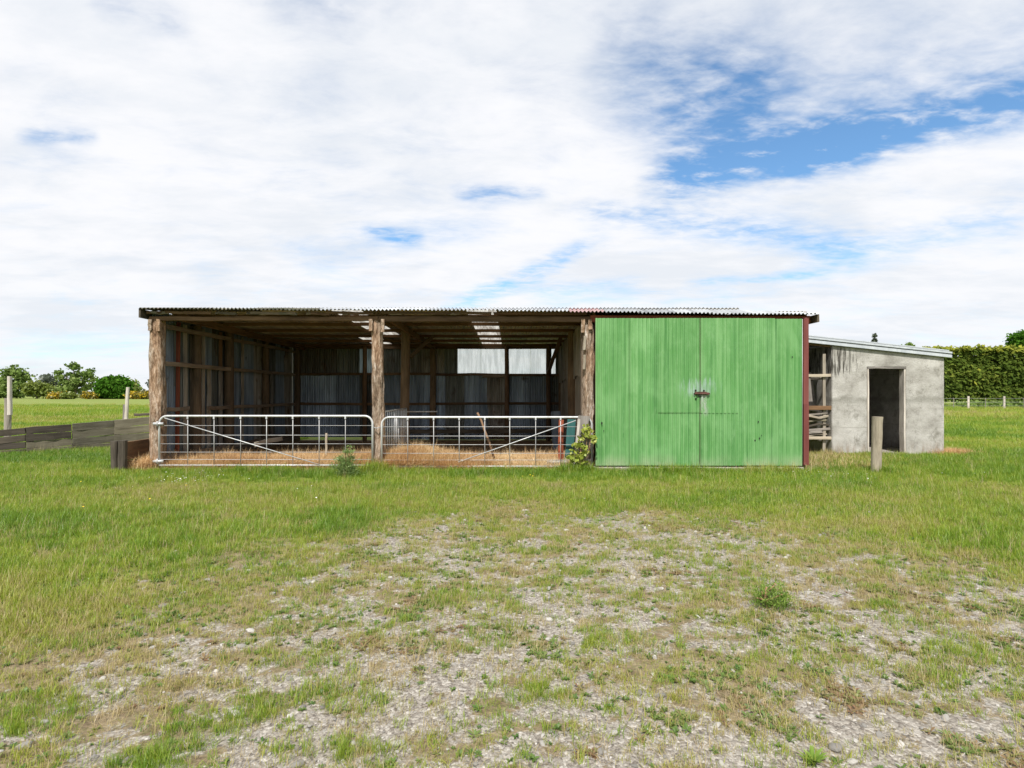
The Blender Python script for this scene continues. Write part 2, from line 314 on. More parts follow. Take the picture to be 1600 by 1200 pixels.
def quat_z(axis, up=Vector((0, 1, 0))):
    z = axis.normalized(); u = up if abs(z.dot(up)) < .95 else Vector((1, 0, 0))
    x = u.cross(z).normalized(); y = z.cross(x)
    return Matrix((x, y, z)).transposed().to_quaternion()
def beam(name, p0, p1, w, t, mat, parent=None, up=Vector((0, 1, 0)), jit=.004, seg=4, bev=.12):
    """squared timber from p0 to p1; w across, t along 'up'; edges knocked off, slightly crooked"""
    p0 = Vector(p0); p1 = Vector(p1); L = (p1-p0).length; v = []; f = []
    c = bev*min(w, t); a, b_ = w/2, t/2
    prof = [(-a+c, -b_), (a-c, -b_), (a, -b_+c), (a, b_-c), (a-c, b_), (-a+c, b_), (-a, b_-c), (-a, -b_+c)]
    for i in range(seg+1):
        ox, oy = (random.gauss(0, jit), random.gauss(0, jit)); s = 1+random.gauss(0, jit*2)
        for x, y in prof: v.append((x*s+ox, y*s+oy, L*i/seg+(random.gauss(0, jit) if i in (0, seg) else 0)))
    for i in range(seg):
        for k in range(8): f.append((i*8+k, i*8+(k+1) % 8, (i+1)*8+(k+1) % 8, (i+1)*8+k))
    f.append(tuple(range(7, -1, -1))); f.append(tuple(range(seg*8, seg*8+8)))
    return put(name, mesh(name, v, f, mat), p0, parent, quat_z(p1-p0, up))
def log(name, p0, p1, r0, r1, mat, parent=None, sides=14, rings=14, rough=.06, square=0.):
    p0 = Vector(p0); p1 = Vector(p1); L = (p1-p0).length; v = []; f = []; ph = random.random()*50
    for i in range(rings+1):
        t = i/rings; r = r0+(r1-r0)*t
        ox, oy = .25*r*(fb1(ph+t*2)-.5), .25*r*(fb1(ph+9+t*2)-.5)
        for k in range(sides):
            a = 2*math.pi*k/sides
            q = 1+square*(.18*abs(math.sin(2*a)))
            rr = r*q*(1+rough*2*(float(vnoise(np.array([k*.9+ph]), np.array([t*L*5+ph]))[0])-.5))
            v.append((math.cos(a)*rr+ox, math.sin(a)*rr+oy, L*t))
    for i in range(rings):
        for k in range(sides): f.append((i*sides+k, i*sides+(k+1) % sides, (i+1)*sides+(k+1) % sides, (i+1)*sides+k))
    f.append(tuple(range(sides-1, -1, -1))); f.append(tuple(range(rings*sides, rings*sides+sides)))
    return put(name, mesh(name, v, f, mat), p0, parent, quat_z(p1-p0))
def fb1(t): return float(vnoise(np.array([t]), np.array([t*.37]))[0])
def tube_vf(pts, r, sides=8):
    pts = [Vector(p) for p in pts]; v = []; f = []; n = len(pts)
    for i, p in enumerate(pts):
        dvec = (pts[min(i+1, n-1)]-pts[max(i-1, 0)]).normalized(); q = quat_z(dvec)
        for k in range(sides):
            a = 2*math.pi*k/sides; v.append(p+q @ Vector((math.cos(a)*r, math.sin(a)*r, 0)))
    for i in range(n-1):
        for k in range(sides): f.append((i*sides+k, i*sides+(k+1) % sides, (i+1)*sides+(k+1) % sides, (i+1)*sides+k))
    f.append(tuple(range(sides-1, -1, -1))); f.append(tuple(range((n-1)*sides, n*sides)))
    return v, f
def tube(name, pts, r, mat, parent=None, sides=8):
    o = Vector(pts[0]); v, f = tube_vf([Vector(p)-o for p in pts], r, sides)
    return put(name, mesh(name, v, f, mat, True), o, parent)
_sheets = {}
def sheet_mesh(w, h, mat, amp=.0095, pitch=.0762, rows=3, warp=0.):
    key = (round(w, 3), round(h, 3), mat.name, amp, rows)
    if key in _sheets and not warp: return _sheets[key]
    n = max(2, int(round(w/pitch*8))); v = []; f = []; ph = random.random()*30
    for j in range(rows+1):
        for i in range(n+1):
            x = w*i/n-w/2; z = h*j/rows
            y = amp*math.cos(2*math.pi*x/pitch)+(warp*(fb1(ph+x*1.3+z*.7)-.5) if warp else 0)
            v.append((x, y, z))
    for j in range(rows):
        for i in range(n): a = j*(n+1)+i; f.append((a, a+1, a+n+2, a+n+1))
    me = mesh('corrugated_sheet', v, f, mat, True); _sheets[key] = me
    return me
def sheet(name, base, w, h, mat, parent, rot, warp=0., amp=.0095, rows=3):
    """corrugated sheet standing on base centre; local x across, z along, y through"""
    return put(name, sheet_mesh(w, h, mat, amp, rows=rows, warp=warp), base, parent, rot)
QF = Quaternion()                                       # facing the camera
QS = Euler((0, 0, math.radians(90))).to_quaternion()     # running front to back
def box(name, c, size, mat, parent=None, bev=.01, rot=None):
    bm = bmesh.new(); bmesh.ops.create_cube(bm, size=1)
    for vv in bm.verts: vv.co = Vector((vv.co.x*size[0], vv.co.y*size[1], vv.co.z*size[2]))
    if bev: bmesh.ops.bevel(bm, geom=list(bm.edges), offset=min(bev, min(size)*.3), segments=1, affect='EDGES')
    me = bpy.data.meshes.new(name); bm.to_mesh(me); bm.free(); me.materials.append(mat)
    return put(name, me, c, parent, rot)

# ------------------------------------------------------------------ the ground: one sheet to the horizon
def axis_pts(fine_lo, fine_hi, step, lo, hi):
    a = list(np.arange(fine_lo, fine_hi+1e-6, step)); s = step
    while a[-1] < hi: s *= 1.22; a.append(a[-1]+s)
    s = step
    while a[0] > lo: s *= 1.22; a.insert(0, a[0]-s)
    return np.array(a)
gx = axis_pts(-8, 8, .09, -3000, 3000); gy = axis_pts(1.2, 11, .07, -600, 4000)
XX, YY = np.meshgrid(gx, gy); ZZ = gz(XX, YY)
nx, ny = len(gx), len(gy)
me = bpy.data.meshes.new('ground')
me.vertices.add(nx*ny); me.vertices.foreach_set('co', np.stack([XX, YY, ZZ], -1).astype(np.float32).ravel())
I = (np.arange(ny-1)[:, None]*nx+np.arange(nx-1)[None, :]).ravel()
Q = np.stack([I, I+1, I+nx+1, I+nx], -1)
me.loops.add(Q.size); me.loops.foreach_set('vertex_index', Q.ravel().astype(np.int32))
me.polygons.add(len(Q)); me.polygons.foreach_set('loop_start', (np.arange(len(Q))*4).astype(np.int32)); me.polygons.foreach_set('loop_total', np.full(len(Q), 4, np.int32))
me.polygons.foreach_set('use_smooth', np.ones(len(Q), bool)); me.update(); me.validate()
for nm, arr in (('gravel', gravel(XX, YY)), ('yard', yardness(XX, YY))):
    at = me.attributes.new(nm, 'FLOAT', 'POINT'); at.data.foreach_set('value', arr.astype(np.float32).ravel())
m, nt, b = new_mat('field_ground', 1., .1); me.materials.append(m)
pos = nd(nt, 'ShaderNodeNewGeometry').outputs['Position']
gv = nd(nt, 'ShaderNodeAttribute', attribute_name='gravel').outputs['Fac']; yd = nd(nt, 'ShaderNodeAttribute', attribute_name='yard').outputs['Fac']
n1 = noise(nt, pos, 9., 6, .7, .3); n2 = noise(nt, pos, 38., 5, .7); n3 = noise(nt, pos, 2.3, 5, .6, .4)
vor = nd(nt, 'ShaderNodeTexVoronoi', {'Vector': pos, 'Scale': 48., 'Randomness': 1.}); vc = nd(nt, 'ShaderNodeSeparateColor', {0: vor.outputs['Color']}).outputs[0]
vor2 = nd(nt, 'ShaderNodeTexVoronoi', {'Vector': pos, 'Scale': 120., 'Randomness': 1.}); vc2 = nd(nt, 'ShaderNodeSeparateColor', {0: vor2.outputs['Color']}).outputs[1]
pebble = ramp(nt, mth(nt, 'ADD', mth(nt, 'MULTIPLY', vc, .5), mth(nt, 'MULTIPLY', vc2, .5)), [(.1, (.12, .105, .09)), (.4, (.235, .21, .18)), (.7, (.325, .30, .262)), (1, (.50, .47, .43))])
soil = ramp(nt, n1, [(.3, (.12, .09, .058)), (.5, (.21, .165, .105)), (.7, (.30, .25, .165))])
turf = ramp(nt, n3, [(.3, (.12, .17, .025)), (.5, (.17, .21, .035)), (.7, (.22, .22, .065))])
soil = mixc(nt, mth(nt, 'MULTIPLY', mr(nt, n2, .45, .6), .35), soil, (.11, .14, .04))
gm = mr(nt, mth(nt, 'ADD', gv, mth(nt, 'ADD', mth(nt, 'MULTIPLY', mth(nt, 'SUBTRACT', n1, .5), 1.6), mth(nt, 'MULTIPLY', mth(nt, 'SUBTRACT', n2, .5), 1.4))), .30, .62)
c = mixc(nt, mr(nt, mth(nt, 'ADD', yd, mth(nt, 'MULTIPLY', mth(nt, 'SUBTRACT', n1, .5), .8)), .15, .6), turf, soil)
c = mixc(nt, gm, c, pebble)
far = noise(nt, vmath(nt, 'MULTIPLY', pos, (.05, .12, 1)), 1., 6, .62, .5); far2 = noise(nt, vmath(nt, 'MULTIPLY', pos, (.35, .9, 1)), 1., 6, .7, .3)
field = ramp(nt, mth(nt, 'ADD', mth(nt, 'MULTIPLY', far, .55), mth(nt, 'MULTIPLY', far2, .45)), [(.34, (.135, .19, .045)), (.5, (.19, .235, .06)), (.64, (.25, .25, .085))])
dist = nd(nt, 'ShaderNodeSeparateXYZ', {0: pos}).outputs[1]
c = mixc(nt, mr(nt, dist, 13., 26.), c, field)
nt.links.new(c, b.inputs['Base Color'])
hgt = mth(nt, 'ADD', mth(nt, 'MULTIPLY', vor.outputs['Distance'], -.9), mth(nt, 'MULTIPLY', n2, .8))
nt.links.new(bump(nt, hgt, .55, .02), b.inputs['Normal'])
tag(put('ground', me, (0, 0, 0)), kind='structure')

# ------------------------------------------------------------------ the shed
F = 10.6; XL, XM, XR, XE = -6.92, -2.62, 1.50, 5.72; BACK = 17.5
shed = thing('open_fronted_shed', (0, F, 0), 'long corrugated iron farm shed with two open bays and green double doors', 'shed')
m, nt, b = new_mat('shed_dirt_floor', 1., .1)
pos = nd(nt, 'ShaderNodeNewGeometry').outputs['Position']
fl = noise(nt, pos, 6., 6, .7, .4)
nt.links.new(ramp(nt, fl, [(.3, (.11, .07, .042)), (.5, (.24, .15, .085)), (.7, (.42, .27, .145))]), b.inputs['Base Color'])
v = []; f = []; nxf, nyf = 60, 34; x0, x1, y0, y1 = XL-.75, XE-.05, F-.28, BACK+.02
for j in range(nyf+1):
    for i in range(nxf+1):
        x = x0+(x1-x0)*i/nxf; y = y0+(y1-y0)*j/nyf
        if j == 0: y += .16*(fb1(x*1.9)-.5)+.1*(fb1(x*6)-.5)
        v.append((x, y-F, .006+(.05*fb1(x*1.1+y*.6)*min(1, j/3)*max(0, 1-j/18) if j else 0)))
for j in range(nyf):
    for i in range(nxf): a = j*(nxf+1)+i; f.append((a, a+1, a+nxf+2, a+nxf+1))
tag(put('shed_floor', mesh('shed_floor', v, f, m, True), (0, F, 0)), kind='structure')

def roof_front_z(x):      # sagging front edge, lower at the right
    t = (x+7.2)/13.15; return 3.15-.115*t-.012*math.sin(t*9)
def ridge_z(x): return 3.222 if x < 4.3 else 3.222-.035*(1+(x-4.3))
# posts
log('post', (XL-.075, F+.14, -.1), (XL-.075, F+.14, 2.95), .135, .122, M['post'], shed, square=.5, rings=30, sides=20, rough=.13)
log('post', (XM, F+.13, -.1), (XM-.03, F+.13, 2.95), .128, .105, M['post'], shed, square=.3, rings=30, sides=20, rough=.16)
log('post', (XR, F+.14, -.1), (XR, F+.14, 2.95), .115, .105, M['post'], shed, square=1., rings=30, sides=20, rough=.15)
log('post', (XE-.05, F+.16, -.1), (XE-.05, F+.16, 2.95), .11, .10, M['post_in'], shed, square=1.)
for xx in (XL-.13, XL+.03, XM-.13, XM+.10, XR-.12, XR+.02): beam('cleat', (xx, F+.0, 2.72+random.uniform(-.04, .05)), (xx, F+.0, 2.95), .07, .05, M['post'], shed)
for z0, z1 in ((2.35, 2.62), (1.98, 2.25)): beam('cleat', (XR-.10, F-.01, z0), (XR-.085, F-.01, z1), .05, .06, M['pale_wood'], shed)
for xx in (XL-.02, XM, XR-.02, XE-.1):
    log('post', (xx, 13.35, -.1), (xx, 13.35, 3.02), .12, .105, M['post_in'], shed, sides=12)
    log('post', (xx+.1, BACK-.16, -.1), (xx+.1, BACK-.16, 3.0), .10, .09, M['post_in'], shed, sides=10)
for xx in (-4.7, -.16, 1.16): log('post', (xx, BACK-.14, -.1), (xx, BACK-.14, 3.0), .075, .07, M['beam'], shed, sides=8)
for yy in (12.05, 15.4): log('post', (XL-.06, yy, -.1), (XL-.06, yy, 3.0), .10, .09, M['post_in'], shed, sides=12)
# front plate: three lengths of beam, fascia boards above, broken in the left bay
beam('front_beam', (-7.08, F+.06, 2.965), (XM, F+.06, 2.965), .07, .085, M['beam'], shed, up=Vector((0, 0, 1)), seg=8)
beam('front_beam', (XM+.01, F+.06, 2.965), (XR+.02, F+.06, 2.955), .07, .11, M['beam'], shed, up=Vector((0, 0, 1)), seg=8)
beam('front_beam', (XR+.03, F+.06, 2.96), (XE+.1, F+.06, 2.95), .07, .14, M['red_batten'], shed, up=Vector((0, 0, 1)), seg=8)
for a, b_, mm, z in ((-7.1, -5.85, 'beam', 3.075), (-5.1, -4.2, 'rail', 3.07), (-3.6, -2.7, 'beam', 3.07), (-2.55, -.4, 'beam', 3.075), (-.35, 1.45, 'purlin', 3.06)):
    beam('fascia_board', (a, F-.03, z), (b_, F-.03, z-.01), .03, .05, M[mm], shed, up=Vector((0, 0, 1)), seg=6, jit=.006)
for xx in (-5.6, -4.9, -4.0, -3.3, -2.4, -1.2, .2):
    beam('packing_block', (xx, F-.01, 3.055), (xx+random.uniform(.12, .3), F-.01, 3.06), .05, .05, M['rail'], shed, up=Vector((0, 0, 1)))
# rafters and purlins
for xx in (XL+.13, XM, XR-.02, XE-.08):
    beam('rafter', (xx+.13, F+.1, 3.04), (xx+.13, BACK, 2.96), .05, .15, M['beam'], shed, up=Vector((0, 0, 1)), seg=6)
for i, yy in enumerate((11.45, 12.5, 13.55, 14.6, 15.65, 16.7)):
    for a, b_ in ((-7.1, XM+.05), (XM+.06, XR+.02), (XR+.03, XE+.1)):
        zz = 3.185-.025*(yy-11)
        beam('purlin', (a, yy, zz-.052), (b_, yy+random.uniform(-.04, .04), zz-.055), .045, .075, M['purlin'], shed, up=Vector((0, 0, 1)), seg=6)
beam('wall_plate', (-7.0, BACK-.05, 2.99), (XE, BACK-.05, 2.97), .05, .10, M['beam'], shed, up=Vector((0, 0, 1)), seg=8)
beam('brace', (1.13, BACK-.35, 2.1), (1.30, 14.7, 2.98), .10, .10, M['beam'], shed)
beam('brace', (XM+.1, 13.45, 2.4), (XM+.55, 14.3, 3.02), .09, .05, M['post_in'], shed)
# roof sheets: long ones sloping to the back, a short row bent down over the front
def roof_piece(name, x, w, p0, p1, mat, amp=.012, warp=0.):
    p0 = Vector(p0); p1 = Vector(p1); ax = (p1-p0)
    z = ax.normalized(); xx = Vector((1, 0, 0)); y = z.cross(xx).normalized()
    q = Matrix((xx, y, z)).transposed().to_quaternion()
    return put(name, sheet_mesh(w, ax.length, mat, amp, rows=2, warp=warp), p0, shed, q)
SW = .686; nroof = 19; xs0 = -7.2+.06
for i in range(nroof+1):
    x = xs0+SW*(i+.5)
    if x > 5.8: break
    w = .762 if x < 5.4 else .68
    rz = ridge_z(x); fz = roof_front_z(x)
    mm = M['roof_moss'] if x < -3.4 else M['roof_iron']
    if 1.0 < x < 2.0: mm = M['roof_red']
    if x < -5.0: rz = min(rz, fz+.045)
    lift = .004*(i % 2)
    roof_piece('roof_sheet', x, w, (x, F-.15+random.uniform(-.015, .015), fz+lift+random.uniform(-.004, .004)), (x, F+.42, rz+lift), mm, .016)
    sky_ = (-3.85 < x < -3.15) or (-1.15 < x < -.35)
    segs = [(F+.30, 12.9), (12.8, 15.3), (15.2, BACK+.3)]
    for j, (ya, yb) in enumerate(segs):
        za = 3.207-.025*(ya-11)+.006*j; zb = 3.207-.025*(yb-11)+.006*j
        if x > 4.3: za -= .07; zb -= .04
        mt = M['skylight'] if (sky_ and (j < 2 or x > -2.)) or (j == 2 and -4.5 < x < -3.9) else M['roof_under']
        roof_piece('roof_sheet', x, w, (x, ya, za+lift), (x, yb, zb+lift), mt, .016)
beam('barge_board', (-7.16, F-.13, 3.045), (-7.16, BACK+.2, 3.0), .04, .17, M['dark_plank'], shed, up=Vector((0, 0, 1)), seg=8)
beam('barge_board', (5.90, F-.12, 2.955), (5.90, BACK+.2, 2.95), .04, .15, M['dark_plank'], shed, up=Vector((0, 0, 1)), seg=8)
for xa_ in np.arange(-7.0, -2.8, .62): beam('eave_block', (xa_, F-.04, 3.055+random.uniform(-.01, .02)), (xa_+random.uniform(.2, .45), F-.02, 3.05+random.uniform(-.02, .02)), .04, .05, M[random.choice(['dark_plank', 'olive_plank', 'beam'])], shed, up=Vector((0, 0, 1)), jit=.008)
# left wall, facing into the bays
random.seed(21)
y = F+.12; k = 0
while y < BACK-.1:
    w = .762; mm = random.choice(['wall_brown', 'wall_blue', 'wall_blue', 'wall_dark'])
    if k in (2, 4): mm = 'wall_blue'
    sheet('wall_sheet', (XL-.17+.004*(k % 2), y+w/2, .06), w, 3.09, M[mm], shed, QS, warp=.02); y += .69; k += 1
for (ya, yb, z, th) in ((F+.25, 13.3, 2.10, .09), (13.4, BACK-.2, 2.10, .08), (F+.25, 11.6, 1.18, .08), (12.3, 13.3, 1.17, .08), (13.4, BACK-.2, 1.17, .08), (F+.25, 13.3, 2.83, .09), (13.4, BACK-.2, 2.83, .08), (F+.2, BACK-.2, .16, .22)):
    beam('wall_rail', (XL+.03, ya, z), (XL+.03, yb, z), .05, th, M['rail'], shed, up=Vector((0, 0, 1)), seg=8, jit=.006)
beam('red_batten', (XL-.11, 11.42, .15), (XL-.11, 11.46, 3.0), .07, .04, M['red_batten'], shed)
for yy, mm, ww in ((12.2, 'brown_plank', .2), (12.42, 'grey_wood', .12), (13.12, 'brown_plank', .12), (11.95, 'dark_plank', .1), (11.72, 'grey_wood', .13), (14.2, 'grey_wood', .12)):
    beam('wall_board', (XL-.125, yy, .1), (XL-.125, yy+random.uniform(-.03, .03), 2.98), .028, ww, M[mm], shed)
for yy in (12.6, 13.1, 15.9):
    beam('wall_board', (XL-.10, yy, .1), (XL-.10, yy, 2.1), .03, .14, M['grey_wood'], shed)
# back wall: girts, lower and upper sheets, frosted window panels
for z in (2.12, 1.17): 
    for a, b_ in ((-6.95, XM), (XM+.02, XR), (XR+.02, XE)):
        beam('wall_rail', (a, BACK-.06, z), (b_, BACK-.06, z+random.uniform(-.02, .02)), .05, .08, M['beam'], shed, up=Vector((0, 0, 1)), seg=6)
beam('wall_rail', (-.95, BACK-.09, 2.05), (-.1, BACK-.09, 2.06), .05, .08, M['rail'], shed, up=Vector((0, 0, 1)))
x = -7.05; k = 0; random.seed(5)
while x < XE-.05:
    w = min(.762, XE-x+.02); cx = x+w/2
    mm = 'wall_blue' if k % 4 != 3 else 'wall_dark'
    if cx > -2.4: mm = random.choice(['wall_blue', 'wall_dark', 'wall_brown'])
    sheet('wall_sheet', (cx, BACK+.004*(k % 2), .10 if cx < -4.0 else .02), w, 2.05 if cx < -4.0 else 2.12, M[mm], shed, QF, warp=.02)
    ua, ub = x, x+w
    for wa, wb in ((-1.75, -.23), (-.10, 1.40)):       # leave the window openings free
        if ua < wa < ub: ub = wa
        if ua < wb < ub: ua = wb
        if ua >= wa and ub <= wb: ub = ua
    if ub-ua > .04:
        mt = M['window_dirty'] if -5.0 < cx < -4.15 else M[random.choice(['wall_dark', 'wall_dark', 'wall_brown'])]
        sheet('wall_sheet', ((ua+ub)/2, BACK+.012+.004*(k % 2), 2.10), ub-ua, .93, mt, shed, QF, warp=.015)
    x += .69; k += 1
for wa, wb in ((-1.75, -.99), (-1.01, -.23), (-.10, .60), (.58, 1.21), (1.22, 1.45)):
    sheet('window_panel', ((wa+wb)/2, BACK+.01, 2.13), wb-wa, .86, M['window'], shed, QF)
beam('window_jamb', (-.165, BACK-.02, 2.1), (-.165, BACK-.02, 3.0), .13, .05, M['dark_plank'], shed)
beam('window_jamb', (1.215, BACK-.02, 2.1), (1.215, BACK-.02, 3.0), .10, .05, M['dark_plank'], shed)
# partition between the second bay and the closed bay, and the right end wall
y = F+.26; k = 0
while y < BACK-.1:
    w = min(.762, BACK-y)
    sheet('wall_sheet', (XR+.04+.004*(k % 2), y+w/2, .05), w, 2.05, M['wall_part'], shed, QS, warp=.025)
    sheet('wall_sheet', (XR+.005+.004*(k % 2), y+w/2, 1.95-random.uniform(0, .12)), w, 1.12, M['wall_part'], shed, QS, warp=.03)
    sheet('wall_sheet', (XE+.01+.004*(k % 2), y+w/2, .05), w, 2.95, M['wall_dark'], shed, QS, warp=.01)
    y += .69; k += 1
beam('wall_board', (XR-.10, F+.32, .1), (XR-.10, F+.32, 2.95), .03, .16, M['rail'], shed)
beam('wall_board', (XR-.05, F+.62, .1), (XR-.05, F+.62, 2.0), .03, .13, M['grey_wood'], shed)
# corner flashing (red brown) in two lengths
def angle_piece(z0, z1, off):
    w1, dpt = .10, .16
    v = [(0, 0, z0), (w1, 0, z0), (w1, dpt, z0), (0, dpt, z0), (0, 0, z1), (w1, 0, z1), (w1, dpt, z1), (0, dpt, z1)]
    f = [(0, 1, 5, 4), (1, 2, 6, 5), (2, 3, 7, 6), (3, 0, 4, 7), (4, 5, 6, 7), (3, 2, 1, 0)]
    return put('corner_flashing', mesh('corner_flashing', v, f, M['red_pipe']), (PX(1255.5, F-.1)+off, F-.1-off, 0), shed)
angle_piece(.12, 1.30, .003); angle_piece(1.29, 2.97, 0)
# green doors
DY = F-.12; ZB = PZ(727.5, DY); ZT = PZ(497, DY)
def door_leaf(xa, xb, label, splits):
    dr = put('door', None, (xa, DY, ZB), shed) if False else None
    v = []; f = []
    def bx(x0, x1, z0, z1, y0=.03, y1=.075):
        n = len(v); v.extend([(x0, y0, z0), (x1, y0, z0), (x1, y1, z0), (x0, y1, z0), (x0, y0, z1), (x1, y0, z1), (x1, y1, z1), (x0, y1, z1)])
        for q in ((0, 1, 5, 4), (1, 2, 6, 5), (2, 3, 7, 6), (3, 0, 4, 7), (4, 5, 6, 7), (3, 2, 1, 0)): f.append(tuple(n+i for i in q))
    L = xb-xa; H = ZT-ZB
    bx(0, .1, 0, H-.03); bx(L-.1, L, 0, H-.03); bx(.101, L-.101, .02, .12); bx(.101, L-.101, H*.45, H*.45+.1); bx(.101, L-.101, H-.14, H-.04)
    dr = put('door', mesh('door', v, f, M['post_in']), (xa, DY, ZB), shed); dr['label'] = label
    for i, (a, b_, z0, z1, off) in enumerate(splits):
        sheet('door_sheet', (xa+(a+b_)/2, DY-.0005*0-off, ZB+z0), b_-a, z1-z0, M['green'], dr, QF, warp=.016, amp=.013, rows=6)
    return dr
H = ZT-ZB; zs = PZ(644, DY)-ZB
LA, LB, RA, RB = PX(930.5, DY), PX(1092.5, DY), PX(1094.5, DY), PX(1253.5, DY)
lw = LB-LA; xs = PX(1025, DY)-LA
dl = door_leaf(LA, LB, 'left green corrugated door leaf', [(0, .72, 0, H, .0), (.66, xs+.03, .005, H-.004, .006), (xs, lw, 0, zs+.04, .0), (xs, lw, zs-.01, H, .008)])
xs2 = PX(1155, DY)-RA; rw = RB-RA
dr_ = door_leaf(RA, RB, 'right green corrugated door leaf with small dents', [(0, xs2+.02, 0, zs+.03, .0), (0, xs2, zs-.02, H, .008), (xs2-.02, xs2+.68, .004, H-.003, .003), (xs2+.62, rw, 0, H-.015, .009)])
for o in list(COL.objects):
    if o.name.startswith('door_sheet'): pass
# edge strips of bare metal down the meeting stile and sides
tube('door_edge', [(RB-.004, DY-.014, ZB+.01), (RB-.004, DY-.014, ZT-.02)], .005, M['galv_dull'], dr_, 6)
# bolt and hasp
zl = PZ(614.5, DY); bx0 = PX(1084, DY); bx1 = PX(1107, DY)
lt = box('bolt', ((bx0+bx1)/2-.02, DY-.035, zl+.005), (bx1-bx0-.06, .028, .05), M['rust'], dl, .006)
tube('bolt_bar', [(bx0, DY-.045, zl-.008), (bx1+.01, DY-.045, zl-.008)], .015, M['rust'], lt, 8)
box('staple', (bx1-.03, DY-.03, zl-.008), (.04, .05, .05), M['rust'], lt, .006)
for px, py in ((1086, 610), (1099, 610.5), (1084.5, 615), (1086.5, 623), (1092, 618)):
    box('nut', (PX(px, DY), DY-.032, PZ(py, DY)), (.03, .03, .032), M['black_iron'], lt, .006)
# dents and rust holes
for px, py, r in ((1237, 558, .016), (1184, 659, .016), (1179, 688, .018), (1186, 685, .018), (1189, 680, .010), (940, 661, .022), (943, 673, .013)):
    bm = bmesh.new(); bmesh.ops.create_circle(bm, cap_ends=True, segments=9, radius=r)
    for vv in bm.verts: vv.co = Vector((vv.co.x*random.uniform(.5, .9), 0, vv.co.y*random.uniform(.8, 1.5)))
    me_ = bpy.data.meshes.new('dent'); bm.to_mesh(me_); bm.free(); me_.materials.append(M['leaf_dark'] if False else M['black_iron'])
    put('rust_hole', me_, (PX(px, DY), DY-.024, PZ(py, DY)), dl if px < 1093 else dr_)
# concrete footing under the doors
for xa, xb in ((LA-.02, LA+1.0), (LA+1.03, RB-.9), (RB-.88, RB+.02)):
    box('door_sill', ((xa+xb)/2, F+.02, .035), (xb-xa, .34, .10), M['concrete'], shed, .012)

# ------------------------------------------------------------------ concrete lean-to
CY = 13.1; CX0, CX1 = PX(1300, CY), PX(1475.5, CY); CB = 16.4
hut = thing('concrete_lean_to', (CX0, CY, 0), 'pale stained concrete lean-to hut with open doorway and sloping metal roof', 'hut')
def roof_at(x): return 2.655-.106*(x-CX0)       # wall top
dx0, dx1 = PX(1355, CY), PX(1415, CY); dz = PZ(573.5, CY)
def prism(name, pts, y0, y1, mat, parent, bev=0):
    n = len(pts); v = [(x, y0, z) for x, z in pts]+[(x, y1, z) for x, z in pts]
    f = [tuple(range(n)), tuple(range(2*n-1, n-1, -1))]+[((i+1) % n, i, n+i, n+(i+1) % n) for i in range(n)]
    o = Vector((pts[0][0], y0, pts[0][1])); v = [Vector(p)-o for p in v]
    bm = bmesh.new(); vs = [bm.verts.new(p) for p in v]
    for q in f: bm.faces.new([vs[i] for i in q])
    bmesh.ops.recalc_face_normals(bm, faces=bm.faces)
    if bev: bmesh.ops.bevel(bm, geom=[e for e in bm.edges if e.calc_face_angle(0) > .5], offset=bev, segments=2, affect='EDGES')
    me_ = bpy.data.meshes.new(name); bm.to_mesh(me_); bm.free(); me_.materials.append(mat)
    return put(name, me_, o, parent)
T = .16
prism('wall', [(CX0, -.05), (dx0, -.05), (dx0, dz), (dx1, dz), (dx1, -.05), (CX1, -.05), (CX1, roof_at(CX1)), (CX0, roof_at(CX0))], CY, CY+T, M['concrete'], hut, .012)
prism('wall', [(CX0+.002, -.05), (CX0+T, -.05), (CX0+T, roof_at(CX0+T)-.003), (CX0+.002, roof_at(CX0)-.003)], CY+T+.001, CB, M['concrete'], hut)
prism('wall', [(CX1-T, -.05), (CX1-.002, -.05), (CX1-.002, roof_at(CX1)-.003), (CX1-T, roof_at(CX1-T)-.003)], CY+T+.001, CB, M['concrete'], hut)
prism('wall', [(CX0+T+.002, -.05), (CX1-T-.002, -.05), (CX1-T-.002, roof_at(CX1)-.003), (CX0+T+.002, roof_at(CX0)-.02)], CB-T, CB-.002, M['concrete'], hut)
box('hut_floor', ((CX0+CX1)/2, (CY+CB)/2, .03), (CX1-CX0-2*T-.01, CB-CY-2*T-.01, .06), M['concrete'], hut, 0)
box('door_sill', ((dx0+dx1)/2, CY+.06, .015), (dx1-dx0-.004, .26, .09), M['concrete'], hut, .01)
beam('door_jamb', (dx0+.022, CY+.075, .07), (dx0+.022, CY+.075, dz-.05), .04, .17, M['white_post'], hut)
beam('door_jamb', (dx1-.022, CY+.075, .07), (dx1-.022, CY+.075, dz-.05), .04, .17, M['white_post'], hut)
beam('door_head', (dx0, CY+.075, dz-.024), (dx1, CY+.075, dz-.024), .17, .042, M['grey_wood'], hut, up=Vector((0, 0, 1)))
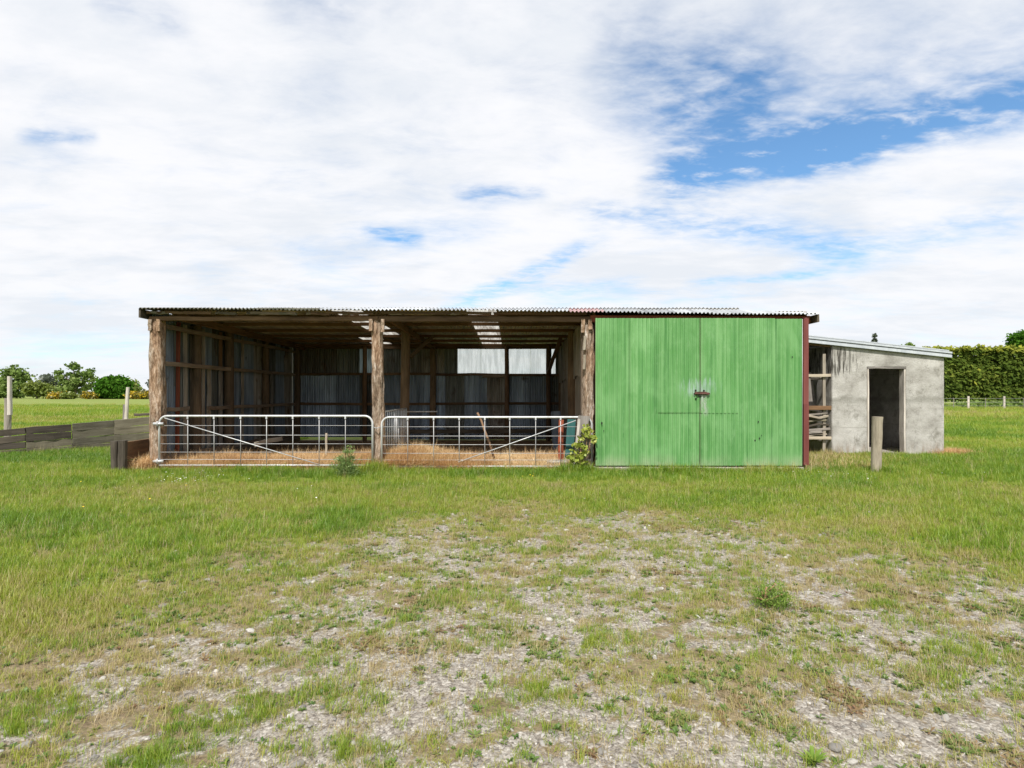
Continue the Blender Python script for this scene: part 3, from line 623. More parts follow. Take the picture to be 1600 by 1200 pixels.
# roof: sheets running down the slope to the right, capped by a front flashing in steps
RX0, RX1 = XE+.08, CX1+.13; ang = math.atan(.106)
def rz_(x, add=0.): return roof_at(x)+.09+add
nsh = 5
for i in range(nsh):
    ya = CY-.05+(CB+.3-CY+.05)*i/nsh; yb = CY-.05+(CB+.3-CY+.05)*(i+1)/nsh+.05
    p0 = Vector((RX1, (ya+yb)/2, rz_(RX1)+.003*(i % 2))); p1 = Vector((RX0, (ya+yb)/2, rz_(RX0)+.003*(i % 2)))
    z = (p1-p0).normalized(); xx = Vector((0, 1, 0)); yv = z.cross(xx)
    put('roof_sheet', sheet_mesh(yb-ya, (p1-p0).length, M['roof_iron'], .009, rows=2), p0, hut, Matrix((xx, yv, z)).transposed().to_quaternion())
for k, (z0, z1, yy, mm) in enumerate(((-.085, -.015, -.075, 'fascia_metal'), (-.015, .012, -.06, 'shadow_line'), (.012, .055, -.085, 'fascia_metal'), (.055, .075, -.07, 'shadow_line'), (.075, .10, -.06, 'fascia_metal'))):  # dark strips here are shadow lines put in as colour
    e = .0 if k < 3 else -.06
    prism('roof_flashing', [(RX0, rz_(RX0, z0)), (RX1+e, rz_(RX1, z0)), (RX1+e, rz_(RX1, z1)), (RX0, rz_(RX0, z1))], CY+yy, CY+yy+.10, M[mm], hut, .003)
for xx in (CX0-.9, CX0+.4, CX0+1.5, CX1-.3):
    pass
beam('roof_purlin', (RX0, CY+.06, rz_(RX0)-.08), (CX0-.01, CY+.06, rz_(CX0)-.08), .05, .09, M['beam'], hut, up=Vector((0, 0, 1)))
beam('roof_purlin', (RX0, CB-.3, rz_(RX0)-.07), (CX1, CB-.3, rz_(CX1)-.07), .05, .09, M['beam'], hut, up=Vector((0, 0, 1)))
box('back_board', ((XE+CX0)/2+.02, CB-.1, 1.3), (CX0-XE-.12, .04, 2.5), M['dark_plank'], hut, .005)  # dark board added to shut out light from the gap's open back

# timber rack in the gap between shed and hut
GY = 13.22
rack = thing('timber_rack', (PX(1287, GY), GY, 0), 'timber storage rack in the dark gap between green shed and concrete hut', 'rack')
px_ = PX(1287, GY)
beam('upright', (px_, GY, 0), (px_, GY, PZ(553, GY)), .07, .05, M['pale_wood'], rack)
beam('upright', (px_-1.3, GY, 0), (px_-1.3, GY, 2.6), .07, .05, M['grey_wood'], rack)
for py in (587, 637, 684):
    beam('shelf_beam', (XE+.2, GY-.065, PZ(py, GY)), (PX(1296, GY), GY-.065, PZ(py, GY)), .06, .07 if py != 637 else .10, M['pale_wood'] if py != 637 else M['brown_plank'], rack, up=Vector((0, 0, 1)))
    beam('shelf_bearer', (px_-.05, GY+.03, PZ(py, GY)-.06), (px_-.05, GY+2.2, PZ(py, GY)-.06), .06, .06, M['grey_wood'], rack, up=Vector((0, 0, 1)))
rows = [(646, 'grey_wood', 'grey twisted slab lying on top of the pale plank in the rack', .13, -.02, .035), (664, 'dark_plank', 'dark board end in the middle of the rack stack', .12, .02, .04), (680, 'pale_wood', 'thin pale lath on the lowest rack beam', .08, -.04, .03), (650, 'pale_wood', 'pale split timber plank, uppermost of the stack in the rack', .16, 0.0, .05), (657, 'olive_plank', 'greenish mossy plank lying under the pale top plank of the rack', .12, -.06, .04), (671, 'grey_wood', 'grey split rail end on the lower shelf of the timber rack', .10, .06, .055), (676, 'grey_wood', 'short grey offcut leaning on the lower shelf of the timber rack', .09, -.15, .06)]
for py, mm, lab, w, off, t in rows:
    tag(beam('stacked_timber', (PX(1290, GY)+off-.9, GY+.05, PZ(py, GY)-.02), (PX(1290, GY)+off+.04, GY+.0, PZ(py, GY)), w, t, M[mm], None, up=Vector((0, 0, 1)), jit=.02), lab, 'timber', 'timber on the rack')
tag(beam('stacked_timber', (PX(1283, GY), GY+.5, 1.15), (PX(1272, GY), GY+.45, 2.0), .35, .03, M['grey_wood'], None), 'grey board standing tilted on the upper level of the timber rack', 'timber', 'timber on the rack')

# ------------------------------------------------------------------ gates
def gate(name, xa, xb, zt, zb, y, stays, rails, brace, label, right_open=False):
    g = thing(name, (xa, y, 0), label, 'gate', 'pipe gates across the open bays')
    R = .15; pts = [(xa, y, zb)]
    for i in range(7): a = math.pi-i*math.pi/12; pts.append((xa+R+R*math.cos(a), y, zt-R+R*math.sin(a)))
    for i in range(7): a = math.pi/2-i*math.pi/12; pts.append((xb-R+R*math.cos(a), y, zt-R+R*math.sin(a)))
    pts.append((xb, y, zb)); tube('frame', pts, .021, M['galv'], g, 10)
    tube('bottom_rail', [(xa, y, zb), (xb, y, zb)], .019, M['galv'], g, 8)
    for x in stays:
        tube('stay', [(x, y-.012, zb), (x, y-.012, zt)], .0075, M['galv_dull'], g, 6)
        box('clip', (x, y-.016, zt-.035), (.032, .03, .05), M['galv'], g, .004)
    for z in rails: tube('rail', [(xa, y+.004, z), (xb, y+.004, z)], .005, M['galv_dull'], g, 6)
    tube('brace', brace, .009, M['galv'], g, 6)
    return g
GYF = F-.03
g1 = gate('pipe_gate', PX(249, GYF), PX(582, GYF), PZ(650, GYF), PZ(727, GYF), GYF, [PX(p, GYF) for p in (294, 335, 376.5, 417, 458, 499, 540)], [PZ(p, GYF) for p in (665, 680, 693.5, 706.5, 718)],
          [(PX(258, GYF), GYF-.02, PZ(653, GYF)), (PX(500, GYF), GYF-.02, PZ(726, GYF))], 'galvanised pipe gate across the left open bay, brace falling to the right')
for py in (662, 720.5):
    hz = PZ(py, GYF); tube('hinge', [(PX(241, GYF), GYF-.02, hz), (PX(256, GYF), GYF-.02, hz)], .028, M['galv'], g1, 8)
    tube('hinge_pin', [(PX(248, GYF), GYF-.04, hz-.05), (PX(248, GYF), GYF-.04, hz+.05)], .018, M['galv_dull'], g1, 8)
g2 = gate('pipe_gate', PX(596, GYF), PX(925, GYF), PZ(652, GYF), PZ(729, GYF), GYF+.02, [PX(p, GYF) for p in (637, 677.5, 717.5, 757.5, 796.5, 837, 876)], [PZ(p, GYF) for p in (667, 681.5, 695, 708.5, 719)],
          [(PX(716, GYF), GYF, PZ(722, GYF)), (PX(900, GYF), GYF, PZ(657, GYF))], 'galvanised pipe gate across the bay beside the green doors, brace rising to the right')
for px in (584, 594.5): tube('latch_chain', [(PX(px, GYF), GYF-.01, .85), (PX(589, GYF), GYF-.06, .83)], .008, M['galv_dull'], g1, 6)

# white barred hurdle dividing the bays, running back from the middle post
HX = XM+.05
hd = thing('barred_hurdle', (HX, F+.3, 0), 'white barred steel hurdle running back from the middle post', 'hurdle')
tube('top_rail', [(HX, F+.27, 1.14), (HX, 13.22, 1.14)], .017, M['galv'], hd); tube('bottom_rail', [(HX, F+.27, .27), (HX, 13.22, .27)], .015, M['galv'], hd)
for i in range(14):
    yy = F+.27+(13.22-F-.27)*i/13; tube('bar', [(HX, yy, .27), (HX, yy, 1.14)], .013 if i not in (0, 13) else .018, M['galv'], hd, 6)
tube('top_rail', [(HX+.02, 13.22, 1.06), (HX+.75, 13.28, 1.06)], .016, M['galv_dull'], hd)

# things standing inside and beside the second bay
st = [(PX(746, 11.1), 11.1, PZ(645, 11.1)), (PX(752, 11.05), 11.05, PZ(657, 11.05)), (PX(757, 11), 11.0, PZ(672, 11)), (PX(764, 10.95), 10.95, PZ(690, 10.95)), (PX(772, 10.9), 10.9, PZ(716, 10.9))]
tag(tube('leaning_branch', st, .022, M['stick'], None, 8), 'crooked dry branch leaning behind the right-hand pipe gate', 'branch')
tag(log('short_post', (PX(876, 10.9), 10.9, 0), (PX(876.5, 10.9), 10.9, PZ(656, 10.9)), .055, .05, M['red_batten'], None, square=1., rings=6, sides=10), 'short reddish timber post behind the gate near the green doors', 'post')
tag(box('teal_board', (PX(891, 11.1), 11.1, .55), (.17, .03, .85), M['teal'], None, .004, Euler((0, math.radians(4), 0)).to_quaternion()), 'dark teal painted board standing behind the right gate', 'board')
tag(box('blue_grey_sheet', (PX(870, 14), 14.0, .55), (.26, .03, 1.0), M['wall_blue'], None, .004, Euler((0, math.radians(-3), 0)).to_quaternion()), 'blue grey sheet leaning deep inside the second bay', 'sheet')
wb = beam('weathered_board', (PX(909, 10.47), 10.42, .02), (PX(911.5, 10.5), 10.52, PZ(650, 10.5)), .22, .035, M['grey_wood'], None, up=Vector((0, 1, 0)), seg=8, jit=.008)
tag(wb, 'wide grey weathered board leaning on the post beside the green doors', 'board')
wb2 = beam('weathered_board', (PX(897, 10.45), 10.43, .05), (PX(904.5, 10.5), 10.5, PZ(655, 10.5)), .05, .03, M['white_post'], None)
tag(wb2, 'narrow bleached batten slanting next to the wide grey board', 'board')
tag(box('concrete_block', (PX(871, 10.75), 10.75, .10), (.42, .2, .16), M['concrete'], None, .02), 'small pale concrete block lying behind the right pipe gate', 'block')
tag(beam('fallen_rail', (PX(330, 12.2), 12.2, .12), (PX(470, 15.8), 15.6, .25), .10, .10, M['dark_plank'], None, up=Vector((0, 0, 1))), 'dark rail lying low along the left wall inside the shed', 'timber')
tag(beam('broken_timber', (PX(398, 12.5), 12.5, .33), (PX(440, 13.2), 13.2, .42), .05, .10, M['pale_wood'], None, up=Vector((0, 0, 1)), jit=.015), 'splintered pale timber piece lying in the left bay', 'timber')
tag(beam('thin_stake', (PX(509.5, 11.9), 11.9, .0), (PX(510.5, 11.9), 11.9, PZ(677, 11.9)), .045, .03, M['pale_wood'], None), 'thin pale stake standing in the left bay behind the gate', 'stake')
tag(beam('manger_rail', (PX(640, 16.6), 16.6, .34), (PX(860, 16.6), 16.6, .36), .05, .12, M['dark_plank'], None, up=Vector((0, 0, 1)), seg=8), 'long low dark rail across the back of the bays', 'rail')

# ------------------------------------------------------------------ yard walls on the left
bx = thing('plank_bay', (-7.5, 10.6, 0), 'low brown plank stall side with two dark posts at the shed corner', 'stall')
for i, (z0, h) in enumerate(((.02, .18), (.205, .18), (.39, .18))):
    beam('plank', (-7.47, 10.5, z0+h/2), (-7.50, 14.6, z0+h/2+.05), .035, h, M['brown_plank'], bx, up=Vector((0, 0, 1)), seg=6)
log('post', (PX(180, 10.42), 10.42, -.1), (PX(180, 10.42), 10.42, PZ(689, 10.42)), .062, .06, M['dark_plank'], bx, square=1., rings=6)
log('post', (PX(192, 10.36), 10.36, -.1), (PX(192, 10.36), 10.36, PZ(688, 10.36)), .068, .066, M['dark_plank'], bx, square=1., rings=6)
rw_ = thing('retaining_wall', (-12.3, 13.1, 0), 'low wall of stacked weathered planks left of the shed, paddock behind', 'wall')
ends = [(-60, 12.75, 678), (40, 13.35, 668), (112, 14.0, 662), (178, 14.75, 656), (236, 15.3, 651)]
for s in range(4):
    (pa, da, ya), (pb, db, yb) = ends[s], ends[s+1]
    Xa, Xb = PX(pa, da), PX(pb, db); Za, Zb = PZ(ya, da), PZ(yb, db); nb = 4
    for k in range(nb):
        mm = 'dark_plank' if s == 0 or (s == 1 and k >= 2) else 'olive_plank'  # left section darker throughout, next one only in its upper boards
        fa = (k+.5)/nb; dyo = random.uniform(-.012, .012)
        beam('plank', (Xa+.01, da+dyo, -.03+(Za+.03)*fa), (Xb-.01, db+dyo, -.03+(Zb+.03)*fa), .05, (Za+Zb+.06)/2/nb-.006, M[mm], rw_, up=Vector((0, 0, 1)), seg=5, jit=.005)
    log('post', (Xb, db+.12, -.1), (Xb, db+.12, Zb-.04), .06, .055, M['olive_plank'], rw_, square=1., rings=4, sides=10)
tag(beam('capping_board', (PX(214, 15.5), 15.4, PZ(648, 15.4)), (PX(238, 15.5), 15.5, PZ(647, 15.5)), .10, .07, M['dark_plank'], None, up=Vector((0, 0, 1))), 'short dark board lying on the wall end by the shed', 'board')
fp = thing('tall_fence_post', (PX(13, 15.5), 15.5, 0), 'tall two-part weathered fence post at the left edge of the photo', 'post', 'tall paddock posts')
log('stub', (PX(12, 15.5), 15.5, -.2), (PX(12.5, 15.5), 15.5, PZ(622, 15.5)), .085, .08, M['grey_wood'], fp, rings=8)
log('extension', (PX(14, 15.36), 15.38, .9), (PX(14, 15.36), 15.38, PZ(588, 15.4)), .05, .045, M['white_post'], fp, square=1., rings=6, sides=10)
fp = thing('tall_fence_post', (PX(196, 19), 19, 0), 'slim leaning bleached fence post behind the plank wall, before the round bush', 'post', 'tall paddock posts')
log('stub', (PX(194.5, 19), 19, -.2), (PX(195.5, 19), 19, PZ(632, 19)), .07, .065, M['grey_wood'], fp, rings=8)
log('extension', (PX(197, 18.9), 18.9, .5), (PX(200, 18.9), 18.9, PZ(605, 18.9)), .05, .045, M['white_post'], fp, square=1., rings=6, sides=10)
tag(log('round_post', (PX(1368, 10.2), 10.2, -.2), (PX(1371, 10.2), 10.2, PZ(651, 10.2)), .083, .09, M['round_post'], None, rings=16, sides=20, rough=.06), 'stout round timber post standing in grass before the concrete hut doorway', 'post')

# ------------------------------------------------------------------ plants: leaf clouds, tufts, shrubs
def leaf_mesh(name, C, size, mat, shade, aspect=1.0, droop=0., nrm=None):
    """C: n x 3 centres, one quad leaf each, random attitude; shade: 0..1 per leaf"""
    n = len(C); a = rng.normal(size=(n, 3))
    if nrm is not None: a = a*.55+nrm
    a /= np.linalg.norm(a, axis=1)[:, None]+1e-9
    b_ = rng.normal(size=(n, 3)); b_[:, 2] -= droop; t = np.cross(a, b_); t /= np.linalg.norm(t, axis=1)[:, None]+1e-9
    u = np.cross(a, t); s = (size*rng.uniform(.6, 1.35, n))[:, None]
    V = np.stack([C-t*s*.5, C-u*s*.5*aspect, C+t*s*.5, C+u*s*.5*aspect], 1).reshape(-1, 3)
    me_ = bpy.data.meshes.new(name); me_.vertices.add(4*n); me_.vertices.foreach_set('co', V.astype(np.float32).ravel())
    me_.loops.add(4*n); me_.loops.foreach_set('vertex_index', np.arange(4*n, dtype=np.int32))
    me_.polygons.add(n); me_.polygons.foreach_set('loop_start', np.arange(0, 4*n, 4, dtype=np.int32)); me_.polygons.foreach_set('loop_total', np.full(n, 4, np.int32))
    me_.update(); at = me_.attributes.new('shade', 'FLOAT', 'POINT'); at.data.foreach_set('value', np.repeat(np.clip(shade, 0, 1), 4).astype(np.float32))
    me_.materials.append(mat); return me_
def clumps(blobs, n_cl, per, cr):
    """leaf centres in clumps spread through ellipsoid blobs, denser near their surface"""
    out = []; sh = []
    vol = np.array([b[3]*b[4]*b[5] for b in blobs])**.75; vol = vol/vol.sum()
    for b, f_ in zip(blobs, vol):
        k = max(3, int(n_cl*f_)); dd = rng.normal(size=(k, 3)); dd /= np.linalg.norm(dd, axis=1)[:, None]
        r = rng.uniform(.35, 1., k)**.5
        cc = np.array(b[:3])+dd*r[:, None]*np.array(b[3:6])
        for c_ in cc:
            q = rng.normal(size=(per, 3))*cr*rng.uniform(.6, 1.3)*np.array([1, 1, .6])
            out.append(c_+q); sh.append(np.clip(rng.normal(.5, .16)+rng.normal(0, .12, per), 0, 1))
    return np.concatenate(out), np.concatenate(sh)
def tree(name, px, base_d, blobs_px, leaf, mat, label, cat='tree', group='trees beyond the paddock', n_cl=160, per=22, trunk_top=None, cr=.45, tr=.18):
    """blobs_px: (px, py, rx, ry) in photo pixels at distance base_d, turned into real ellipsoids"""
    base_d *= 1.6; leaf *= base_d/105; cr *= base_d/105; tr *= base_d/105
    d_ = base_d; t = thing(name, (PX(px, d_), d_, 0), label, cat, group); k = d_/FPX
    bl = [(PX(x, d_), d_+random.uniform(-.4, .4)*rx*k, PZ(y, d_), rx*k, rx*k*.9, ry*k) for x, y, rx, ry in blobs_px]
    C, sh = clumps(bl, n_cl, per, cr); C = C[C[:, 2] > .05]; sh = sh[:len(C)]
    o = np.array([PX(px, d_), d_, 0.])
    put('crown', leaf_mesh('crown', C-o, leaf, mat, sh), o, t)
    zt = trunk_top or max(b[2] for b in bl)*.8
    v, f = tube_vf([(0, 0, -.2), (.1*tr, 0, zt*.4), (.3*tr, 0, zt)], tr, 7)
    for b in bl[:5]:
        v2, f2 = tube_vf([(0, 0, zt*.35), ((b[0]-o[0])*.5, (b[1]-o[1])*.5, (zt*.35+b[2])/2), (b[0]-o[0], b[1]-o[1], b[2])], tr*.4, 5)
        n_ = len(v); v += v2; f += [tuple(i+n_ for i in q) for q in f2]
    put('trunk', mesh('trunk', v, f, M['trunk'], True), o, t)
    return t
random.seed(3)
tree('deciduous_tree', 26, 105, [(26, 592, 16, 18), (20, 580, 9, 8), (34, 588, 9, 9), (26, 610, 17, 12), (16, 604, 10, 14)], .5, M['leaf_mid'], 'mid green broadleaf tree at the far left beyond the paddock', n_cl=120, cr=.45)
tree('deciduous_tree', 0, 110, [(0, 604, 10, 14), (-14, 600, 12, 16), (5, 614, 10, 8)], .5, M['leaf_mid'], 'green tree cut by the left edge of the photo', n_cl=120, cr=.5)
tree('deciduous_tree', 118, 112, [(116, 575, 9, 8), (101, 584, 9, 6), (133, 582, 12, 8), (112, 592, 16, 8), (98, 602, 12, 8), (128, 600, 16, 9), (116, 607, 18, 8), (142, 592, 6, 6)], .5, M['leaf_mid'], 'open layered broadleaf tree left of the round bush', n_cl=95, cr=.36)
tree('round_bush', 176, 95, [(176, 606, 24, 17), (170, 612, 20, 12), (186, 612, 16, 12), (176, 598, 18, 10), (164, 614, 12, 10), (190, 616, 10, 8)], .42, M['leaf_dark'], 'dense dark green dome-shaped bush behind the slim bleached post', 'bush', n_cl=900, per=26, cr=.32)
tree('yellow_green_shrub', 58, 100, [(50, 608, 12, 9), (66, 609, 13, 9), (78, 612, 8, 7), (58, 604, 10, 7)], .42, M['leaf_yellow'], 'yellow green shrub between the two broadleaf trees', 'shrub', n_cl=150)
tree('pale_tree', 206, 120, [(204, 606, 8, 12), (209, 611, 7, 9)], .42, M['leaf_yellow'], 'pale small tree just right of the dome-shaped bush', n_cl=70)
tree('distant_conifer', 75, 210, [(75, 594, 5, 6), (75, 602, 7, 6), (74, 610, 7, 7)], .8, M['leaf_far'], 'small greyish far-off tree above the yellow green shrub', n_cl=60)
for i, (px, d_, w, h, lab) in enumerate(((86, 92, 10, 5, 'gorse clump under the layered tree, left end'), (108, 92, 9, 4, 'gorse clump below the layered tree trunk'), (142, 93, 9, 5, 'gorse clump left of the dome-shaped bush'), (210, 92, 10, 6, 'yellow flowering gorse right of the dome-shaped bush'), (229, 92, 10, 7, 'yellow flowering gorse against the shed corner'))):
    tree('gorse_bush', px, d_, [(px, 618, w, h), (px+w*.6, 620, w*.6, h*.7), (px-w*.5, 621, w*.6, h*.6)], .3, M['gorse'] if i != 1 else M['leaf_yellow'], lab, 'bush', 'gorse along the far paddock edge', n_cl=90, per=14, cr=.3, trunk_top=.3, tr=.04)
# far-off tree line reading as one mass
C = []; S = []
for i in range(260):
    x = random.uniform(-420, 420); dd = random.uniform(230, 330); h = random.uniform(2.2, 4.6)*(1.5 if random.random() < .12 else 1)
    c_, s_ = clumps([(x, dd, h*.5, h*.7, h*.5, h*.55)], 10, 12, h*.16); C.append(c_); S.append(s_)
C = np.concatenate(C); S = np.concatenate(S); C[:, 2] = np.maximum(C[:, 2], .1)
tag(put('distant_tree_line', leaf_mesh('distant_tree_line', C, 1.3, M['leaf_far'], S), (0, 0, 0)), kind='stuff')
# hedge on the right with fence posts and wires before it
HD = 60.; hx0, hx1, hh = PX(1455, HD), 86., PZ(546.5, HD)
hg = thing('shelter_hedge', ((hx0+hx1)/2, HD, 0), 'tall clipped dark green shelter hedge on the right behind the wire fence', 'hedge'); o = np.array([(hx0+hx1)/2, HD, 0])
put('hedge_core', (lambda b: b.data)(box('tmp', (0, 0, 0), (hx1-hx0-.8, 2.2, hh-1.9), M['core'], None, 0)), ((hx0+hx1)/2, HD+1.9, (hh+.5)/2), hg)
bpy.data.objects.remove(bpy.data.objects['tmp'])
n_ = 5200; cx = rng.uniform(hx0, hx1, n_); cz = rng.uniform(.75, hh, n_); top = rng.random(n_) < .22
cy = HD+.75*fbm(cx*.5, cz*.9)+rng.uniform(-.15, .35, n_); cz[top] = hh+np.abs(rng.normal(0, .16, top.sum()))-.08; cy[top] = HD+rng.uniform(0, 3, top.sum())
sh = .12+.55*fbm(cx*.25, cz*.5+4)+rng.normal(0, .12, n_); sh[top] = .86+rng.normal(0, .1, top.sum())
per = 9
Cc = np.repeat(np.stack([cx, cy, cz], 1), per, 0)+rng.normal(size=(n_*per, 3))*np.array([.22, .12, .11])
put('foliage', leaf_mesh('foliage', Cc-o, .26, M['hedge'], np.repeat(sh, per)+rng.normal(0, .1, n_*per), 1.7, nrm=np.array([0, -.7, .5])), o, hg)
C, S = [], []
for i in range(420):        # rank growth at the hedge foot
    x = random.uniform(hx0, 80); c_, s_ = clumps([(x, random.uniform(54, 57.5), .25, .6, .5, .4)], 4, 10, .2); C.append(c_); S.append(s_)
C = np.concatenate(C); C[:, 2] = np.maximum(C[:, 2], .02)
tag(put('hedge_undergrowth', leaf_mesh('hedge_undergrowth', C, .22, M['leaf_mid'], np.concatenate(S)), (0, 0, 0)), kind='stuff')
wf = thing('wire_fence', (PX(1513, 51), 51, 0), 'post and wire fence in front of the tall hedge on the right', 'fence')
for px in (1452, 1513, 1569, 1640): log('fence_post', (PX(px, 51), 51, -.2), (PX(px, 51), 51, PZ(619, 51)), .09, .085, M['white_post'], wf, rings=3, sides=8)
for px in (1490, 1540, 1600): log('batten', (PX(px, 51.1), 51.1, 0), (PX(px, 51.1), 51.1, 1.1), .03, .03, M['grey_wood'], wf, rings=2, sides=6)
for z in (.35, .7, 1.05): tube('wire', [(PX(1440, 51), 50.9, z), (PX(1660, 51), 50.9, z)], .008, M['galv_dull'], wf, 5)
tree('broadleaf_tree', 1600, 84, [(1592, 532, 16, 13), (1606, 530, 16, 15), (1586, 540, 12, 9), (1612, 545, 18, 14), (1600, 560, 12, 12)], .42, M['leaf_dark'], 'rounded green tree rising above the hedge at the right edge', group='trees behind the hedge', n_cl=260, cr=.4)
tree('cypress', 1366, 130, [(1366, 528, 2.2, 6), (1366, 540, 3.5, 9), (1366, 555, 4.5, 10)], .5, M['leaf_far'], 'thin cypress spire above the concrete hut roof', group='trees behind the hedge', n_cl=60, cr=.2)
tree('distant_conifer', 1421, 130, [(1420, 543, 5, 6), (1421, 552, 7, 8)], .5, M['leaf_mid'], 'small round treetop peeping over the hut roof', group='trees behind the hedge', n_cl=50)
# bare track below the wire fence
m, nt, b = new_mat('dry_track', 1., .1); nt.links.new(ramp(nt, noise(nt, nd(nt, 'ShaderNodeNewGeometry').outputs['Position'], 1.2, 5, .7), [(.3, (.22, .20, .09)), (.6, (.38, .32, .18))]), b.inputs['Base Color'])
v = [(x, y_, .01) for x in np.arange(26, 90, 2.) for y_ in (47.2+.5*fb1(x), 50.4+.4*fb1(x+9))]
tag(put('track', mesh('track', v, [(i, i+2, i+3, i+1) for i in range(0, len(v)-3, 2)], m), (0, 0, 0)), kind='structure')

# shrubs near the shed
def proto_blades(n, h, r, w, lean, mat, hv=.45, curl=.5):
    V, Fc, S = [], [], []
    for i in range(n):
        a = random.uniform(0, 2*math.pi); rr = r*math.sqrt(random.random()); bx_, by_ = math.cos(a)*rr, math.sin(a)*rr
        az = random.uniform(0, 2*math.pi); l = h*random.uniform(1-hv, 1+hv*.5); e = math.pi/2-abs(random.gauss(0, lean)); e = max(.05, e)
        dx, dy = math.cos(az), math.sin(az); sx, sy = -dy*w/2, dx*w/2; s = random.random(); k = len(V)
        m1 = (bx_+dx*l*.5*math.cos(e), by_+dy*l*.5*math.cos(e), l*.5*math.sin(e)); e2 = e-curl*random.uniform(.2, 1)
        tp = (m1[0]+dx*l*.5*math.cos(e2), m1[1]+dy*l*.5*math.cos(e2), max(.004, m1[2]+l*.5*math.sin(e2)))
        V += [(bx_-sx, by_-sy, -.005), (bx_+sx, by_+sy, -.005), (m1[0]+sx*.8, m1[1]+sy*.8, m1[2]), (m1[0]-sx*.8, m1[1]-sy*.8, m1[2]), tp]
        Fc += [(k, k+1, k+2, k+3), (k+3, k+2, k+4)]; S += [s*.6+.1, s*.6+.1, s*.8+.1, s*.8+.1, s*.8+.2]
    me_ = mesh('tuft', V, Fc, mat); at = me_.attributes.new('shade', 'FLOAT', 'POINT'); at.data.foreach_set('value', S); return me_
proto_blades_fn = proto_blades
def shrub(name, d_, px, blobs, leaf, mat, label, cat, n_cl, per, cr, aspect=.35, stems=7, nrm=None):
    o = np.array([PX(px, d_), d_, 0.]); t = thing(name, o, label, cat); k = d_/FPX
    bl = [(PX(x, d_), d_, PZ(y, d_), rx*k, rx*k*.8, ry*k) for x, y, rx, ry in blobs]
    C, sh = clumps(bl, n_cl, per, cr)
    put('foliage', leaf_mesh('foliage', C-o, leaf, mat, sh, aspect, nrm=nrm), o, t)
    v, f = [], []
    for i in range(stems):
        b = bl[i % len(bl)]; v2, f2 = tube_vf([(random.uniform(-.03, .03), random.uniform(-.03, .03), -.03), ((b[0]-o[0])*.5+random.uniform(-.06, .06), random.uniform(-.06, .06), b[2]*.55), (b[0]-o[0]+random.uniform(-.5, .5)*b[3], random.uniform(-.5, .5)*b[4], b[2]+b[5]*.6)], .006, 5)
        n0 = len(v); v += v2; f += [tuple(i_+n0 for i_ in q) for q in f2]
    put('stems', mesh('stems', v, f, M['stick'], True), o, t); return t
shrub('broom_bush', 9.7, 540, [(543, 716, 12, 13), (532, 731, 16, 12), (549, 732, 15, 11), (545, 704, 6, 8), (531, 720, 7, 7)], .05, M['leaf_grey'], 'grey green feathery bush growing before the two gates', 'bush', 80, 26, .04, .2)
bo = bpy.data.objects['broom_bush']; V = proto_blades_fn(230, .50, .11, .009, .42, M['leaf_grey']); put('shoots', V, ORG['broom_bush'], bo)
shrub('vine_shrub', 10.32, 905, [(905, 690, 8, 8), (919, 674, 8, 9), (925, 688, 7, 8), (897, 712, 10, 8), (910, 704, 9, 12), (914, 718, 8, 6)],   .075, M['vine'], 'yellow green leafy vine climbing by the green doors', 'shrub', 46, 10, .04, .75)
shrub('dock_weed', 3.86, 1205, [(1205, 932, 28, 10), (1188, 938, 14, 7), (1226, 936, 14, 7), (1214, 916, 10, 9), (1198, 922, 9, 8)], .022, M['leaf_weed'], 'low bushy green weed in the gravel at right', 'weed', 62, 16, .024, .3)
wd = bpy.data.objects['dock_weed']; put('shoots', proto_blades(110, .19, .11, .005, .7, M['leaf_weed']), ORG['dock_weed'], wd)
def rosette(d_, px, L, n, mat, label, up=.6):
    o = np.array([PX(px, d_), d_, float(gz(np.array(PX(px, d_)), np.array(d_)))]); v, f, s_ = [], [], []
    for i in range(n):
        a = 2.4*i+random.uniform(-.3, .3); l = L*random.uniform(.6, 1.1); w = l*.10; e = up*random.uniform(.5, 1.4); ca, sa = math.cos(a), math.sin(a); k = len(v)
        for t, ww in ((0, .4), (.35, 1.), (.7, .8), (1, .05)):
            r = l*t*math.cos(e*(1-.4*t)); z = l*t*math.sin(e*(1-.4*t))
            v += [(ca*r-sa*w*ww, sa*r+ca*w*ww, z), (ca*r+sa*w*ww, sa*r-ca*w*ww, z)]; s_ += [random.random()*.2+.7*t]*2
        for j in range(3): f.append((k+2*j, k+2*j+1, k+2*j+3, k+2*j+2))
    me_ = mesh('rosette', v, f, mat, True); at = me_.attributes.new('shade', 'FLOAT', 'POINT'); at.data.foreach_set('value', s_)
    return tag(put('thistle_rosette', me_, o), label, 'weed')
rosette(2.22, 1270, .075, 22, M['leaf_weed'], 'pale green rosette weed at the bottom edge of the photo', 1.0)
